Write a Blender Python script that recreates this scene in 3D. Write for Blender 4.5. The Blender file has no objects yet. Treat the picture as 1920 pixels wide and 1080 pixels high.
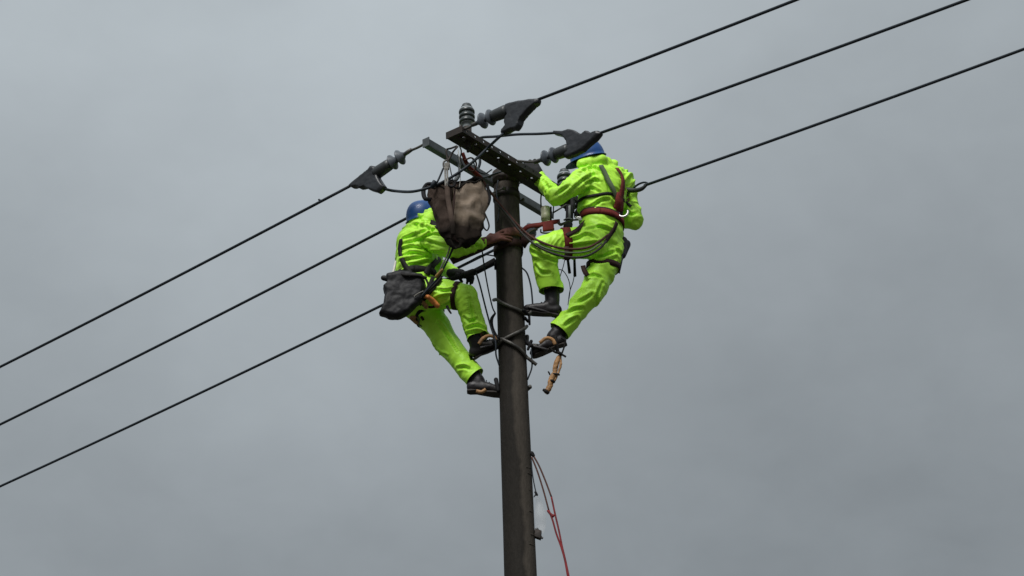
import bpy, bmesh, math, random
import numpy as np
from mathutils import Vector, Matrix
from mathutils.bvhtree import BVHTree

random.seed(7)
SC = bpy.context.scene
COL = SC.collection
R = math.radians

# ------------------------------------------------------------------ camera
FPX, DIST, PITCH, ROLL = 4870.0, 16.2, R(27.42), -0.0376     # focal length in photo pixels, metres to the pole
CAM = Vector((0, 0, 1.6))
_F = Vector((0, math.cos(PITCH), math.sin(PITCH)))
_U0 = Vector((0, -math.sin(PITCH), math.cos(PITCH)))
_R = Vector((math.cos(ROLL), 0, 0)) + _U0 * math.sin(ROLL)
_U = _U0 * math.cos(ROLL) - Vector((1, 0, 0)) * math.sin(ROLL)
cd = bpy.data.cameras.new('camera')
cam = bpy.data.objects.new('camera', cd); COL.objects.link(cam)
cam.matrix_world = Matrix(((_R.x, _U.x, -_F.x, CAM.x), (_R.y, _U.y, -_F.y, CAM.y), (_R.z, _U.z, -_F.z, CAM.z), (0, 0, 0, 1)))
cd.sensor_width = 36; cd.lens = FPX / 1920 * 36; cd.clip_start = 0.1; cd.clip_end = 6000
SC.camera = cam

# ------------------------------------------------------------------ light
SUN_EL, SUN_AZ = 50, 198          # azimuth measured clockwise from +Y: behind the camera, a little to its left
sd = bpy.data.lights.new('sun', 'SUN'); sd.energy = 1.5; sd.angle = R(24); sd.color = (1, .985, .96)
sun = bpy.data.objects.new('sun', sd); COL.objects.link(sun)
_sv = Vector((math.sin(R(SUN_AZ)) * math.cos(R(SUN_EL)), math.cos(R(SUN_AZ)) * math.cos(R(SUN_EL)), math.sin(R(SUN_EL))))
sun.rotation_euler = _sv.to_track_quat('Z', 'Y').to_euler(); sun.location = (0, 0, 60)

w = bpy.data.worlds.new('World'); SC.world = w; w.use_nodes = True
N, L = w.node_tree.nodes, w.node_tree.links
N.clear()
def nd(t, **k):
    n = N.new(t)
    for a, b in k.items(): setattr(n, a, b)
    return n
out = nd('ShaderNodeOutputWorld'); bg = nd('ShaderNodeBackground'); L.new(bg.outputs[0], out.inputs[0])
bg.inputs[1].default_value = 0.0503
sky = nd('ShaderNodeTexSky', sky_type='NISHITA', sun_disc=False, sun_elevation=R(SUN_EL), sun_rotation=R(SUN_AZ), air_density=1, dust_density=4)
tc = nd('ShaderNodeTexCoord')
def vmath(op, a, b=None, s=None):
    n = nd('ShaderNodeVectorMath', operation=op)
    for i, v in ((0, a), (1, b)):
        if v is None: continue
        if isinstance(v, (tuple, list, Vector)): n.inputs[i].default_value = v
        else: L.new(v, n.inputs[i])
    return n
def fmath(op, a, b=None, clamp=False):
    n = nd('ShaderNodeMath', operation=op, use_clamp=clamp)
    for i, v in ((0, a), (1, b)):
        if v is None: continue
        if isinstance(v, (int, float)): n.inputs[i].default_value = v
        else: L.new(v, n.inputs[i])
    return n.outputs[0]
DIR = vmath('NORMALIZE', tc.outputs['Generated']).outputs[0]
sep = nd('ShaderNodeSeparateXYZ'); L.new(DIR, sep.inputs[0])
# overcast brightness rises with height: (1 + 2 sin h) / 3
lum = fmath('MULTIPLY_ADD', fmath('MAXIMUM', sep.outputs[2], 0.0), .58); lum.node.inputs[2].default_value = .100
# soft cloud masses
def cloud(scale, detail, off, amp, rough=.5):
    mp = nd('ShaderNodeMapping'); mp.inputs['Location'].default_value = off; mp.inputs['Scale'].default_value = (scale, scale, scale * 1.5)
    L.new(DIR, mp.inputs[0])
    nz = nd('ShaderNodeTexNoise'); nz.inputs['Scale'].default_value = 1; nz.inputs['Detail'].default_value = detail; nz.inputs['Roughness'].default_value = rough
    nz.inputs['Distortion'].default_value = .4
    L.new(mp.outputs[0], nz.inputs['Vector'])
    return fmath('MULTIPLY', fmath('SUBTRACT', nz.outputs[0], .5), amp)
def pix_dir(px, py): return (_F + _R * ((px - 960) / FPX) - _U * ((py - 540) / FPX)).normalized()
def lobe(px, py, rad_px, amp):
    d = pix_dir(px, py); k = (FPX / rad_px) ** 2
    dt = vmath('DOT_PRODUCT', DIR, tuple(d)).outputs['Value']
    return fmath('MULTIPLY', fmath('EXPONENT', fmath('MULTIPLY', fmath('SUBTRACT', dt, 1.0), k)), amp)
LOBES = [(640, 230, 400, .115), (20, -20, 230, .075), (400, 40, 160, -.03), (1350, 950, 450, -.015), (1250, 130, 380, .04), (1620, 560, 420, -.035), (1750, 880, 500, -.015), (60, 330, 260, -.03), (330, 900, 420, -.01)]
tot = lum
for t in (cloud(3.1, 2, (1.7, .4, 2.2), .10), cloud(9, 3, (5.1, 2.4, .2), .085), cloud(24, 4, (2.1, 7.4, 3.2), .052), cloud(70, 4, (4.1, 1.4, 6.2), .018)):
    tot = fmath('ADD', tot, t)
for l in LOBES: tot = fmath('ADD', tot, lobe(*l))
tot = fmath('MULTIPLY', tot, 10.0)
tint = nd('ShaderNodeVectorMath', operation='SCALE'); tint.inputs[0].default_value = (.905, 1.0, 1.058); L.new(tot, tint.inputs['Scale'])
mix = nd('ShaderNodeMix', data_type='RGBA'); mix.inputs[0].default_value = .94
L.new(sky.outputs[0], mix.inputs[6]); L.new(tint.outputs[0], mix.inputs[7]); L.new(mix.outputs[2], bg.inputs[0])

SC.view_settings.view_transform = 'Standard'; SC.view_settings.look = 'None'
SC.view_settings.gamma = 1; SC.view_settings.use_curve_mapping = False; SC.view_settings.exposure = 1.0

# ------------------------------------------------------------------ places
POLE = Vector((-0.0152, DIST, 0))
ZTOP = 10.94                                    # top of the pole
A_DIR = Vector((math.cos(R(52.4)), math.sin(R(52.4)), 0))      # along the crossarms (right end is farther away)
W_DIR = Vector((math.cos(R(-37.6)), math.sin(R(-37.6)), 0))    # along the lines towards the right
Z = Vector((0, 0, 1))
def ray(px, py): return _F + _R * ((px - 960) / FPX) - _U * ((py - 540) / FPX)
def P(px, py, d=0.0):
    """point seen at photo pixel px,py whose distance north is the pole's plus d"""
    r = ray(px, py); return CAM + r * ((DIST + d) / r.y)
def on_plane(px, py, origin, along):
    """point seen at a pixel on the vertical plane through origin that holds the direction along"""
    n = along.cross(Z); r = ray(px, py); return CAM + r * ((origin - CAM).dot(n) / r.dot(n))
def pole_r(z): return .088 + max(0, ZTOP - z) / 150
def pole_pt(z, ang, off=0):
    """point on the pole's skin; ang 0 = towards the camera, 90 = right"""
    r = pole_r(z) + off; return Vector((POLE.x + r * math.sin(R(ang)), POLE.y - r * math.cos(R(ang)), z))
def z_at(px, py, d=-.1): return P(px, py, d).z

# ------------------------------------------------------------------ objects and names
BASE = {}
def finish(o, label=None, cat=None, group=None, kind=None):
    if label: o['label'] = label
    if cat: o['category'] = cat
    if group: o['group'] = group
    if kind: o['kind'] = kind
    return o
def empty(name, loc, label, cat, group=None):
    o = bpy.data.objects.new(name, None); COL.objects.link(o); o.location = loc; o.empty_display_size = .1
    BASE[o.name] = Vector(loc); return finish(o, label, cat, group)
def link(name, me, mat, parent=None, label=None, cat=None, group=None, kind=None, smooth=True):
    """one mesh object, its vertices given in world space"""
    if isinstance(me, bmesh.types.BMesh):
        m = bpy.data.meshes.new(name); me.to_mesh(m); me.free(); me = m
    n = len(me.vertices); co = np.empty(n * 3); me.vertices.foreach_get('co', co); co = co.reshape(-1, 3)
    base = BASE[parent.name] if parent else Vector(((co[:, 0].min() + co[:, 0].max()) / 2, (co[:, 1].min() + co[:, 1].max()) / 2, co[:, 2].min()))
    me.vertices.foreach_set('co', (co - np.array(base)).ravel()); me.update()
    if smooth: me.polygons.foreach_set('use_smooth', [True] * len(me.polygons))
    for m in (mat if isinstance(mat, (list, tuple)) else [mat]): me.materials.append(m)
    o = bpy.data.objects.new(name, me); COL.objects.link(o)
    if parent: o.parent = parent
    else: o.location = base
    BASE[o.name] = base
    return finish(o, label, cat, group, kind)

# ------------------------------------------------------------------ materials
def lin(c):
    return tuple((v / 255 / 12.92 if v / 255 <= .04045 else ((v / 255 + .055) / 1.055) ** 2.4) for v in c) + (1,)
def mat(name, col, rough=.6, metal=0, var=.25, scale=14, bump=.15, bscale=60, spec=.5, coat=0, col2=None, trans=0, stretch=None):
    m = bpy.data.materials.new(name); m.use_nodes = True
    n, l = m.node_tree.nodes, m.node_tree.links
    b = n['Principled BSDF']; b.inputs['Roughness'].default_value = rough; b.inputs['Metallic'].default_value = metal
    b.inputs['Specular IOR Level'].default_value = spec; b.inputs['Coat Weight'].default_value = coat
    b.inputs['Transmission Weight'].default_value = trans
    t = n.new('ShaderNodeTexCoord'); mp = n.new('ShaderNodeMapping'); l.new(t.outputs['Object'], mp.inputs[0])
    if stretch: mp.inputs['Scale'].default_value = stretch
    z1 = n.new('ShaderNodeTexNoise'); z1.inputs['Scale'].default_value = scale; z1.inputs['Detail'].default_value = 5; z1.inputs['Roughness'].default_value = .6
    l.new(mp.outputs[0], z1.inputs['Vector'])
    r = n.new('ShaderNodeValToRGB'); c2 = col2 or tuple(v * (1 - var) for v in col[:3]) + (1,)
    c1 = col if col2 else tuple(min(.97, v * (1 + var * .6)) for v in col[:3]) + (1,)
    r.color_ramp.elements[0].position = .36; r.color_ramp.elements[0].color = c2
    r.color_ramp.elements[1].position = .66; r.color_ramp.elements[1].color = c1
    l.new(z1.outputs[0], r.inputs[0]); l.new(r.outputs[0], b.inputs['Base Color'])
    z2 = n.new('ShaderNodeTexNoise'); z2.inputs['Scale'].default_value = bscale; z2.inputs['Detail'].default_value = 3
    l.new(mp.outputs[0], z2.inputs['Vector'])
    bp = n.new('ShaderNodeBump'); bp.inputs['Strength'].default_value = bump; bp.inputs['Distance'].default_value = .004
    l.new(z2.outputs[0], bp.inputs['Height']); l.new(bp.outputs[0], b.inputs['Normal'])
    return m
M = {}
M['neon'] = mat('hi_vis_nylon', (.50, .95, .065, 1), .5, var=.05, scale=5, bump=.25, bscale=45, spec=.35)
_n, _l = M['neon'].node_tree.nodes, M['neon'].node_tree.links
_t = _n.new('ShaderNodeTexCoord'); _m = _n.new('ShaderNodeMapping'); _m.inputs['Scale'].default_value = (7, 7, 15); _m.inputs['Rotation'].default_value = (.35, .2, 0)
_z = _n.new('ShaderNodeTexNoise'); _z.noise_type = 'RIDGED_MULTIFRACTAL'; _z.inputs['Scale'].default_value = 1; _z.inputs['Detail'].default_value = 2.5; _z.inputs['Distortion'].default_value = .6
_b = _n.new('ShaderNodeBump'); _b.inputs['Strength'].default_value = .5; _b.inputs['Distance'].default_value = .012
_l.new(_t.outputs['Object'], _m.inputs[0]); _l.new(_m.outputs[0], _z.inputs['Vector']); _l.new(_z.outputs[0], _b.inputs['Height'])
_old = _n['Bump']; _l.new(_b.outputs[0], _old.inputs['Normal'])
M['neon_trim'] = mat('hi_vis_seam', (.36, .80, .03, 1), .5, var=.1, spec=.3)
M['black'] = mat('black_cloth', (.012, .012, .014, 1), .8, var=.4, bump=.4, spec=.25)
M['glove'] = mat('black_glove', (.010, .010, .011, 1), .75, var=.4, bump=.3, spec=.3)
M['brown_glove'] = mat('brown_leather_glove', (.20, .085, .065, 1), .7, var=.3, bump=.3, spec=.3)
M['rubber'] = mat('insulating_cover', (.020, .022, .026, 1), .42, var=.3, scale=10, spec=.45)
M['shed'] = mat('silicone_shed', (.085, .098, .115, 1), .4, var=.2, spec=.5)
M['tube'] = mat('insulator_sleeve', (.034, .038, .040, 1), .45, var=.25, spec=.5)
M['porcelain'] = mat('glazed_porcelain', (.030, .038, .038, 1), .34, var=.2, spec=.5, coat=.1)
M['porcelain_lit_rim'] = mat('porcelain_lit_rim', (.30, .33, .34, 1), .35, var=.2, spec=.5)  # pale colour paints in the light caught on the insulator's rims
M['steel_dark'] = mat('weathered_steel', (.016, .016, .014, 1), .6, .0, var=.5, scale=9, bump=.3, spec=.35, col2=(.034, .022, .016, 1))
M['galv'] = mat('galvanised_steel', (.075, .085, .088, 1), .5, .15, var=.3, scale=18)
M['iron'] = mat('worn_iron', (.085, .08, .072, 1), .5, .3, var=.5, scale=20)
M['cable'] = mat('cable_jacket', (.018, .025, .034, 1), .6, var=.3, spec=.3)
M['blue'] = mat('blue_helmet_shell', (.008, .066, .235, 1), .42, var=.15, spec=.4, coat=.1)
M['maroon'] = mat('maroon_webbing', (.15, .020, .015, 1), .75, var=.3, bump=.5, bscale=150, spec=.25)
M['brownweb'] = mat('dark_brown_webbing', (.030, .012, .010, 1), .75, var=.3, bump=.5, bscale=150, spec=.25)
M['blackweb'] = mat('black_webbing', (.012, .011, .010, 1), .75, var=.3, bump=.5, bscale=150, spec=.25)
M['greyweb'] = mat('grey_green_webbing', (.12, .17, .09, 1), .8, var=.2, bump=.4, bscale=150)
M['rope_brown'] = mat('reddish_brown_rope', (.085, .030, .020, 1), .8, var=.35, scale=60, bump=.6, bscale=180)
M['rope_dark'] = mat('dark_hose', (.018, .016, .012, 1), .7, var=.35, scale=30)
M['rope_red'] = mat('red_rope', (.21, .014, .018, 1), .8, var=.35, scale=9, bump=.5, bscale=200)
M['rope_grey'] = mat('grey_rope', (.20, .19, .17, 1), .85, var=.3, scale=60, bump=.5, bscale=180)
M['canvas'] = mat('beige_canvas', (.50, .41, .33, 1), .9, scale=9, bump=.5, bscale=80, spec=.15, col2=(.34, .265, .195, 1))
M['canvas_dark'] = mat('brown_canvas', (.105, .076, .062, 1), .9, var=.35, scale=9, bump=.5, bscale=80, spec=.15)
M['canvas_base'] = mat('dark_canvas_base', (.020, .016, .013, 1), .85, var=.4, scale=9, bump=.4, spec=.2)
M['pouch'] = mat('black_nylon_pouch', (.010, .010, .012, 1), .6, var=.3, scale=8, bump=.4, bscale=70, spec=.3)
M['tan'] = mat('tan_leather', (.40, .21, .08, 1), .65, var=.45, scale=22, bump=.4)
M['orange'] = mat('orange_leather', (.80, .27, .06, 1), .6, var=.4, scale=22, bump=.4)
M['sole'] = mat('brown_rubber_sole', (.020, .014, .010, 1), .7, var=.3)
M['boot'] = mat('black_boot_leather', (.013, .010, .012, 1), .5, var=.4, scale=20)
M['hair'] = mat('black_hair', (.008, .007, .007, 1), .6)
M['skin'] = mat('skin', (.24, .12, .075, 1), .5, var=.15)
M['pale_metal'] = mat('zinc_plated_ring', (.55, .55, .52, 1), .3, .5, var=.15)
M['yellow_block'] = mat('yellowish_resin', (.80, .80, .56, 1), .35, var=.2, scale=12, spec=.5, trans=.3)
M['ochre'] = mat('ochre_plastic', (.32, .20, .05, 1), .5, var=.3)
M['white'] = mat('off_white_plastic', (.60, .58, .52, 1), .5, var=.15)

def darken_low(m, z0, z1, col):
    """the lower end of the bag is darker, with a ragged upper edge"""
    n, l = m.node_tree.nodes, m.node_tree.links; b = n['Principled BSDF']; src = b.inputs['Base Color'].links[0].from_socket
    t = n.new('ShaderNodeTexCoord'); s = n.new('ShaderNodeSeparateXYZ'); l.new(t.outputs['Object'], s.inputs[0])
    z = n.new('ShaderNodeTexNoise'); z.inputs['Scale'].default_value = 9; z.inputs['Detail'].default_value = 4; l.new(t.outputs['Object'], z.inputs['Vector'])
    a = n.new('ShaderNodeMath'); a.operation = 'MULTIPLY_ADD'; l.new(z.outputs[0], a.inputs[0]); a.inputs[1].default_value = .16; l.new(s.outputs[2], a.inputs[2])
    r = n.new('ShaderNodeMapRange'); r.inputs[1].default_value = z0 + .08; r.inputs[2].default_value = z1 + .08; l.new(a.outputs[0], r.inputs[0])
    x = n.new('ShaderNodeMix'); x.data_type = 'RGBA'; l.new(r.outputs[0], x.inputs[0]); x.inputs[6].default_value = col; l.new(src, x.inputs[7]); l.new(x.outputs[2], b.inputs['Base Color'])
darken_low(M['canvas'], .12, .19, (.045, .034, .027, 1)); darken_low(M['canvas_dark'], .09, .16, (.022, .017, .014, 1))  # both canvases turn darker towards the bottom of the bag

def concrete():
    m = bpy.data.materials.new('wet_concrete'); m.use_nodes = True
    n, l = m.node_tree.nodes, m.node_tree.links; b = n['Principled BSDF']
    t = n.new('ShaderNodeTexCoord'); s = n.new('ShaderNodeSeparateXYZ'); l.new(t.outputs['Object'], s.inputs[0])
    def noise(scale, vec, det=4, rough=.6):
        mp = n.new('ShaderNodeMapping'); mp.inputs['Scale'].default_value = vec; l.new(t.outputs['Object'], mp.inputs[0])
        z = n.new('ShaderNodeTexNoise'); z.inputs['Scale'].default_value = scale; z.inputs['Detail'].default_value = det; z.inputs['Roughness'].default_value = rough
        l.new(mp.outputs[0], z.inputs['Vector']); return z.outputs[0]
    def ma(op, a, bb, c=None, cl=False):
        k = n.new('ShaderNodeMath'); k.operation = op; k.use_clamp = cl
        for i, v in enumerate((a, bb, c)):
            if v is None: continue
            if isinstance(v, (int, float)): k.inputs[i].default_value = v
            else: l.new(v, k.inputs[i])
        return k.outputs[0]
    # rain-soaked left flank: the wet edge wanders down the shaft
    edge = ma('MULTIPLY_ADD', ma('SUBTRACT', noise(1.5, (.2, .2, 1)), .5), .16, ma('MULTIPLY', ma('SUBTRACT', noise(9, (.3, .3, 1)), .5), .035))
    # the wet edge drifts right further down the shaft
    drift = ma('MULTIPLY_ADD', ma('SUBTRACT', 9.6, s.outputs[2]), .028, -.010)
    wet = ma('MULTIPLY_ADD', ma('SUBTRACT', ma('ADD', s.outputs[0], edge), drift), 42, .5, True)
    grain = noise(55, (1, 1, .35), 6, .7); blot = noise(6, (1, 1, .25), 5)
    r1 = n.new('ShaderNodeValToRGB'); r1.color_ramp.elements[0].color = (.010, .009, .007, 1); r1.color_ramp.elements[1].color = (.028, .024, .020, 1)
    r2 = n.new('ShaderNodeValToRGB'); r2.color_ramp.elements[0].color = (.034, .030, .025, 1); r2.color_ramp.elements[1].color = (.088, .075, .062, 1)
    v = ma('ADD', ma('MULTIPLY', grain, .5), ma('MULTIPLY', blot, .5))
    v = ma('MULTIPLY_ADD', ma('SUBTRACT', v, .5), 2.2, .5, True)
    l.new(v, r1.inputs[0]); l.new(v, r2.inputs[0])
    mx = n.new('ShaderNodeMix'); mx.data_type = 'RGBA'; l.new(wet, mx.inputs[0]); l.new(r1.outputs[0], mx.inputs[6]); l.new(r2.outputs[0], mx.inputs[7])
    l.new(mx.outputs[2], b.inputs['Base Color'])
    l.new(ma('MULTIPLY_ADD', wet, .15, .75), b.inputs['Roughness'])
    bp = n.new('ShaderNodeBump'); bp.inputs['Strength'].default_value = .8; bp.inputs['Distance'].default_value = .006
    l.new(v, bp.inputs['Height']); l.new(bp.outputs[0], b.inputs['Normal']); b.inputs['Specular IOR Level'].default_value = .15
    return m
M['concrete'] = concrete()

# ------------------------------------------------------------------ mesh helpers
def spline(pts, n=6):
    pts = [Vector(p) for p in pts]
    if len(pts) < 3: return pts
    o = []; q = [pts[0] * 2 - pts[1]] + pts + [pts[-1] * 2 - pts[-2]]
    for i in range(1, len(q) - 2):
        a, b, c, d = q[i - 1:i + 3]
        for k in range(n):
            t = k / n
            o.append(.5 * ((2 * b) + (c - a) * t + (2 * a - 5 * b + 4 * c - d) * t * t + (3 * b - a - 3 * c + d) * t ** 3))
    o.append(pts[-1]); return o
def rings(bm, cs, frames, rad, seg):
    prev = None; first = None
    for c, (x, y), r in zip(cs, frames, rad):
        rx, ry = r if isinstance(r, tuple) else (r, r)
        vs = [bm.verts.new(c + x * (rx * math.cos(2 * math.pi * k / seg)) + y * (ry * math.sin(2 * math.pi * k / seg))) for k in range(seg)]
        if prev:
            for k in range(seg): bm.faces.new((prev[k], prev[(k + 1) % seg], vs[(k + 1) % seg], vs[k]))
        else: first = vs
        prev = vs
    bm.faces.new(first[::-1]); bm.faces.new(prev)
def frames_of(cs, up=None):
    fr = []; x = None
    for i, c in enumerate(cs):
        t = (cs[min(i + 1, len(cs) - 1)] - cs[max(i - 1, 0)]).normalized()
        if x is None:
            u = up or (Z if abs(t.z) < .9 else Vector((1, 0, 0))); x = u.cross(t)
            if x.length < 1e-4: x = Vector((0, 1, 0)).cross(t)
        x = (x - t * x.dot(t)).normalized(); fr.append((x, t.cross(x)))
    return fr
def tube(pts, r, seg=8, n=6, bm=None, twist=0):
    bm = bm or bmesh.new(); cs = spline(pts, n)
    if not isinstance(r, (list, tuple)): rad = [r] * len(cs)
    else: rad = [float(np.interp(i / (len(cs) - 1), np.linspace(0, 1, len(r)), r)) for i in range(len(cs))]
    rings(bm, cs, frames_of(cs), rad, seg); return bm
def lathe(p0, axis, prof, seg=24, bm=None):
    bm = bm or bmesh.new(); axis = axis.normalized()
    x = (Z if abs(axis.z) < .9 else Vector((1, 0, 0))).cross(axis).normalized(); y = axis.cross(x)
    rings(bm, [p0 + axis * h for h, _ in prof], [(x, y)] * len(prof), [max(r, 1e-4) for _, r in prof], seg); return bm
def box(c, x, y, z, bm=None, bev=0):
    """box with centre c and half-extent vectors"""
    own = bmesh.new()
    v = [own.verts.new(c + x * i + y * j + z * k) for i in (-1, 1) for j in (-1, 1) for k in (-1, 1)]
    for f in ((0, 1, 3, 2), (4, 6, 7, 5), (0, 4, 5, 1), (2, 3, 7, 6), (0, 2, 6, 4), (1, 5, 7, 3)): own.faces.new([v[i] for i in f])
    bmesh.ops.recalc_face_normals(own, faces=own.faces)
    if bev: bmesh.ops.bevel(own, geom=own.edges[:], offset=bev, segments=2, affect='EDGES', profile=.6)
    if bm is None: return own
    t = bpy.data.meshes.new('t'); own.to_mesh(t); own.free(); bm.from_mesh(t); bpy.data.meshes.remove(t); return bm
def capsule(bm, p0, r0, p1, r1, seg=14, squash=None):
    """tapered limb with round ends; squash = (direction, factor) flattens it along a direction"""
    p0, p1 = Vector(p0), Vector(p1); ax = p1 - p0; ln = ax.length
    ax = ax / ln if ln > 1e-5 else Z.copy()
    if squash:
        y = Vector(squash[0]); y = (y - ax * y.dot(ax)).normalized(); x = y.cross(ax); fy = squash[1]
    else:
        x = (Z if abs(ax.z) < .9 else Vector((1, 0, 0))).cross(ax).normalized(); y = ax.cross(x); fy = 1
    cs, rr = [], []
    for k in range(6):
        a = math.pi / 2 * k / 5; cs.append(p0 - ax * (r0 * math.cos(a))); rr.append(max(r0 * math.sin(a), .0008))
    for k in range(6):
        a = math.pi / 2 * k / 5; cs.append(p1 + ax * (r1 * math.sin(a))); rr.append(max(r1 * math.cos(a), .0008))
    rings(bm, cs, [(x, y)] * 12, [(r, r * fy) for r in rr], seg)
def loft(bm, secs, seg=28, lat=None):
    """secs: (centre, radius along lateral, radius along facing); lat = lateral vector(s)"""
    cs, fr, rr = [], [], []
    pts = [s[0] for s in secs]
    for i, (c, a, b, *l) in enumerate(secs):
        t = (pts[min(i + 1, len(pts) - 1)] - pts[max(i - 1, 0)]).normalized()
        x = (l[0] if l else lat); x = (x - t * x.dot(t)).normalized(); cs.append(c); fr.append((x, t.cross(x))); rr.append((a, b))
    # rounded ends
    t0 = (pts[0] - pts[1]).normalized(); t1 = (pts[-1] - pts[-2]).normalized()
    a0, b0 = rr[0]; a1, b1 = rr[-1]
    pre = [(cs[0] + t0 * (b0 * math.sin(a)), fr[0], (a0 * math.cos(a) + 1e-3, b0 * math.cos(a) + 1e-3)) for a in (1.5, 1.2, .8, .4)]
    post = [(cs[-1] + t1 * (b1 * math.sin(a)), fr[-1], (a1 * math.cos(a) + 1e-3, b1 * math.cos(a) + 1e-3)) for a in (.4, .8, 1.2, 1.5)]
    cs = [p[0] for p in pre] + cs + [p[0] for p in post]; fr = [p[1] for p in pre] + fr + [p[1] for p in post]; rr = [p[2] for p in pre] + rr + [p[2] for p in post]
    rings(bm, cs, fr, rr, seg)

_rng = np.random.RandomState(3); _perm = np.concatenate([_rng.permutation(256)] * 3); _g = _rng.normal(size=(256, 3)); _g /= np.linalg.norm(_g, axis=1)[:, None]
def perlin(p):
    i = np.floor(p).astype(int); f = p - i; u = f * f * f * (f * (f * 6 - 15) + 10); i &= 255; res = 0
    for a in (0, 1):
        for b in (0, 1):
            for c in (0, 1):
                h = _perm[_perm[_perm[(i[:, 0] + a) & 255] + ((i[:, 1] + b) & 255)] + ((i[:, 2] + c) & 255)]
                dt = ((f - np.array([a, b, c])) * _g[h]).sum(1)
                res = res + dt * (u[:, 0] if a else 1 - u[:, 0]) * (u[:, 1] if b else 1 - u[:, 1]) * (u[:, 2] if c else 1 - u[:, 2])
    return res
def relax(me, it, f=.5):
    n = len(me.vertices); co = np.empty(n * 3); me.vertices.foreach_get('co', co); co = co.reshape(-1, 3)
    e = np.empty(len(me.edges) * 2, dtype=int); me.edges.foreach_get('vertices', e); e = e.reshape(-1, 2)
    deg = np.bincount(e.ravel(), minlength=n)[:, None].clip(1)
    for _ in range(it):
        s = np.stack([np.bincount(e[:, 0], weights=co[e[:, 1], k], minlength=n) + np.bincount(e[:, 1], weights=co[e[:, 0], k], minlength=n) for k in range(3)], 1)
        co = co + f * (s / deg - co)
    me.vertices.foreach_set('co', co.ravel()); me.update(); return co
def fuse(bm, voxel, smooth=4):
    """several closed shapes grown into one continuous skin"""
    me = bpy.data.meshes.new('raw'); bmesh.ops.recalc_face_normals(bm, faces=bm.faces); bm.to_mesh(me); bm.free()
    o = bpy.data.objects.new('raw', me); COL.objects.link(o)
    md = o.modifiers.new('r', 'REMESH'); md.mode = 'VOXEL'; md.voxel_size = voxel; md.use_smooth_shade = True
    dg = bpy.context.evaluated_depsgraph_get(); res = bpy.data.meshes.new_from_object(o.evaluated_get(dg))
    bpy.data.objects.remove(o); bpy.data.meshes.remove(me)
    relax(res, smooth); return res
def verts_normals(me):
    n = len(me.vertices); co = np.empty(n * 3); me.vertices.foreach_get('co', co)
    no = np.empty(n * 3); me.vertices.foreach_get('normal', no); return co.reshape(-1, 3), no.reshape(-1, 3)
def crease(me, bones, seed=0):
    """cloth folds: bones = (p0, p1, fold axis, height, spacing, run length)"""
    co, no = verts_normals(me); ws, hs = [], []
    for (p0, p1, ax, amp, sp, run) in bones:
        p0, p1 = np.array(p0), np.array(p1); d = p1 - p0; t = np.clip(((co - p0) @ d) / (d @ d + 1e-9), 0, 1)
        dist = np.linalg.norm(co - (p0 + t[:, None] * d), axis=1)
        a = np.array(Vector(ax).normalized()); al = co @ a; perp = co - al[:, None] * a
        warp = perlin(co / .16 + seed * 3.1) * .055
        q = perp / run + a * ((al + warp) / sp)[:, None]
        n1 = perlin(q + seed * 7.7); n2 = perlin(q * 1.9 + 11.3 + seed); n3 = perlin(co / .19 + 5.1 + seed)
        fold = (1 - np.abs(n1) * 4.2).clip(-.9, 1) * .8 + (1 - np.abs(n2) * 3.8).clip(-.8, 1) * .42
        L_ = np.linalg.norm(d); jt = np.exp(-(t * L_ / .11) ** 2) + np.exp(-((1 - t) * L_ / .11) ** 2)
        env = (.45 + 1.5 * (n3 + .3).clip(0, .7)) * (1 + .5 * jt)
        hs.append(1.25 * amp * fold * env); ws.append(np.exp(-dist / .03))
    ws = np.array(ws) + 1e-12; h = (np.array(hs) * ws).sum(0) / ws.sum(0)
    co = co + no * (h * 1.25)[:, None]; me.vertices.foreach_set('co', co.ravel()); me.update()
def drag_lines(me, lines):
    """single sharp folds pressed into the cloth, each with the cloth bulging above it"""
    bv = bvh_of(me); co, no = verts_normals(me); h = np.zeros(len(co))
    for amp, w_, pix in lines:
        q = spline([Vector((a, b, 0)) for a, b in pix], 8); sp = []
        for v in q:
            hit = bv.ray_cast(CAM, ray(v.x, v.y).normalized())
            if hit[0]: sp.append(tuple(hit[0]))
        if len(sp) < 4: continue
        sp = np.array(sp); lo, hi = sp.min(0) - .06, sp.max(0) + .06
        idx = np.where(((co > lo) & (co < hi)).all(1))[0]
        if not len(idx): continue
        dv = co[idx][:, None, :] - sp[None]; dd = np.linalg.norm(dv, axis=2); k = dd.argmin(1); d = dd[np.arange(len(idx)), k]
        t = k / (len(sp) - 1); fade = np.sin(np.pi * (t * .86 + .07)) ** .5; above = dv[np.arange(len(idx)), k, 2] > 0
        h[idx] += amp * fade * (-np.exp(-(d / w_) ** 2) + np.where(above, .75, .25) * np.exp(-((d - 1.9 * w_) / w_) ** 2))
    co = co + no * h[:, None]; me.vertices.foreach_set('co', co.ravel()); me.update()
def lump(me, amp, sc, seed=0):
    co, no = verts_normals(me); co = co + no * (amp * (perlin(co / sc + seed) + .5 * perlin(co / sc * 2.3 + seed)))[:, None]
    me.vertices.foreach_set('co', co.ravel()); me.update()

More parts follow.
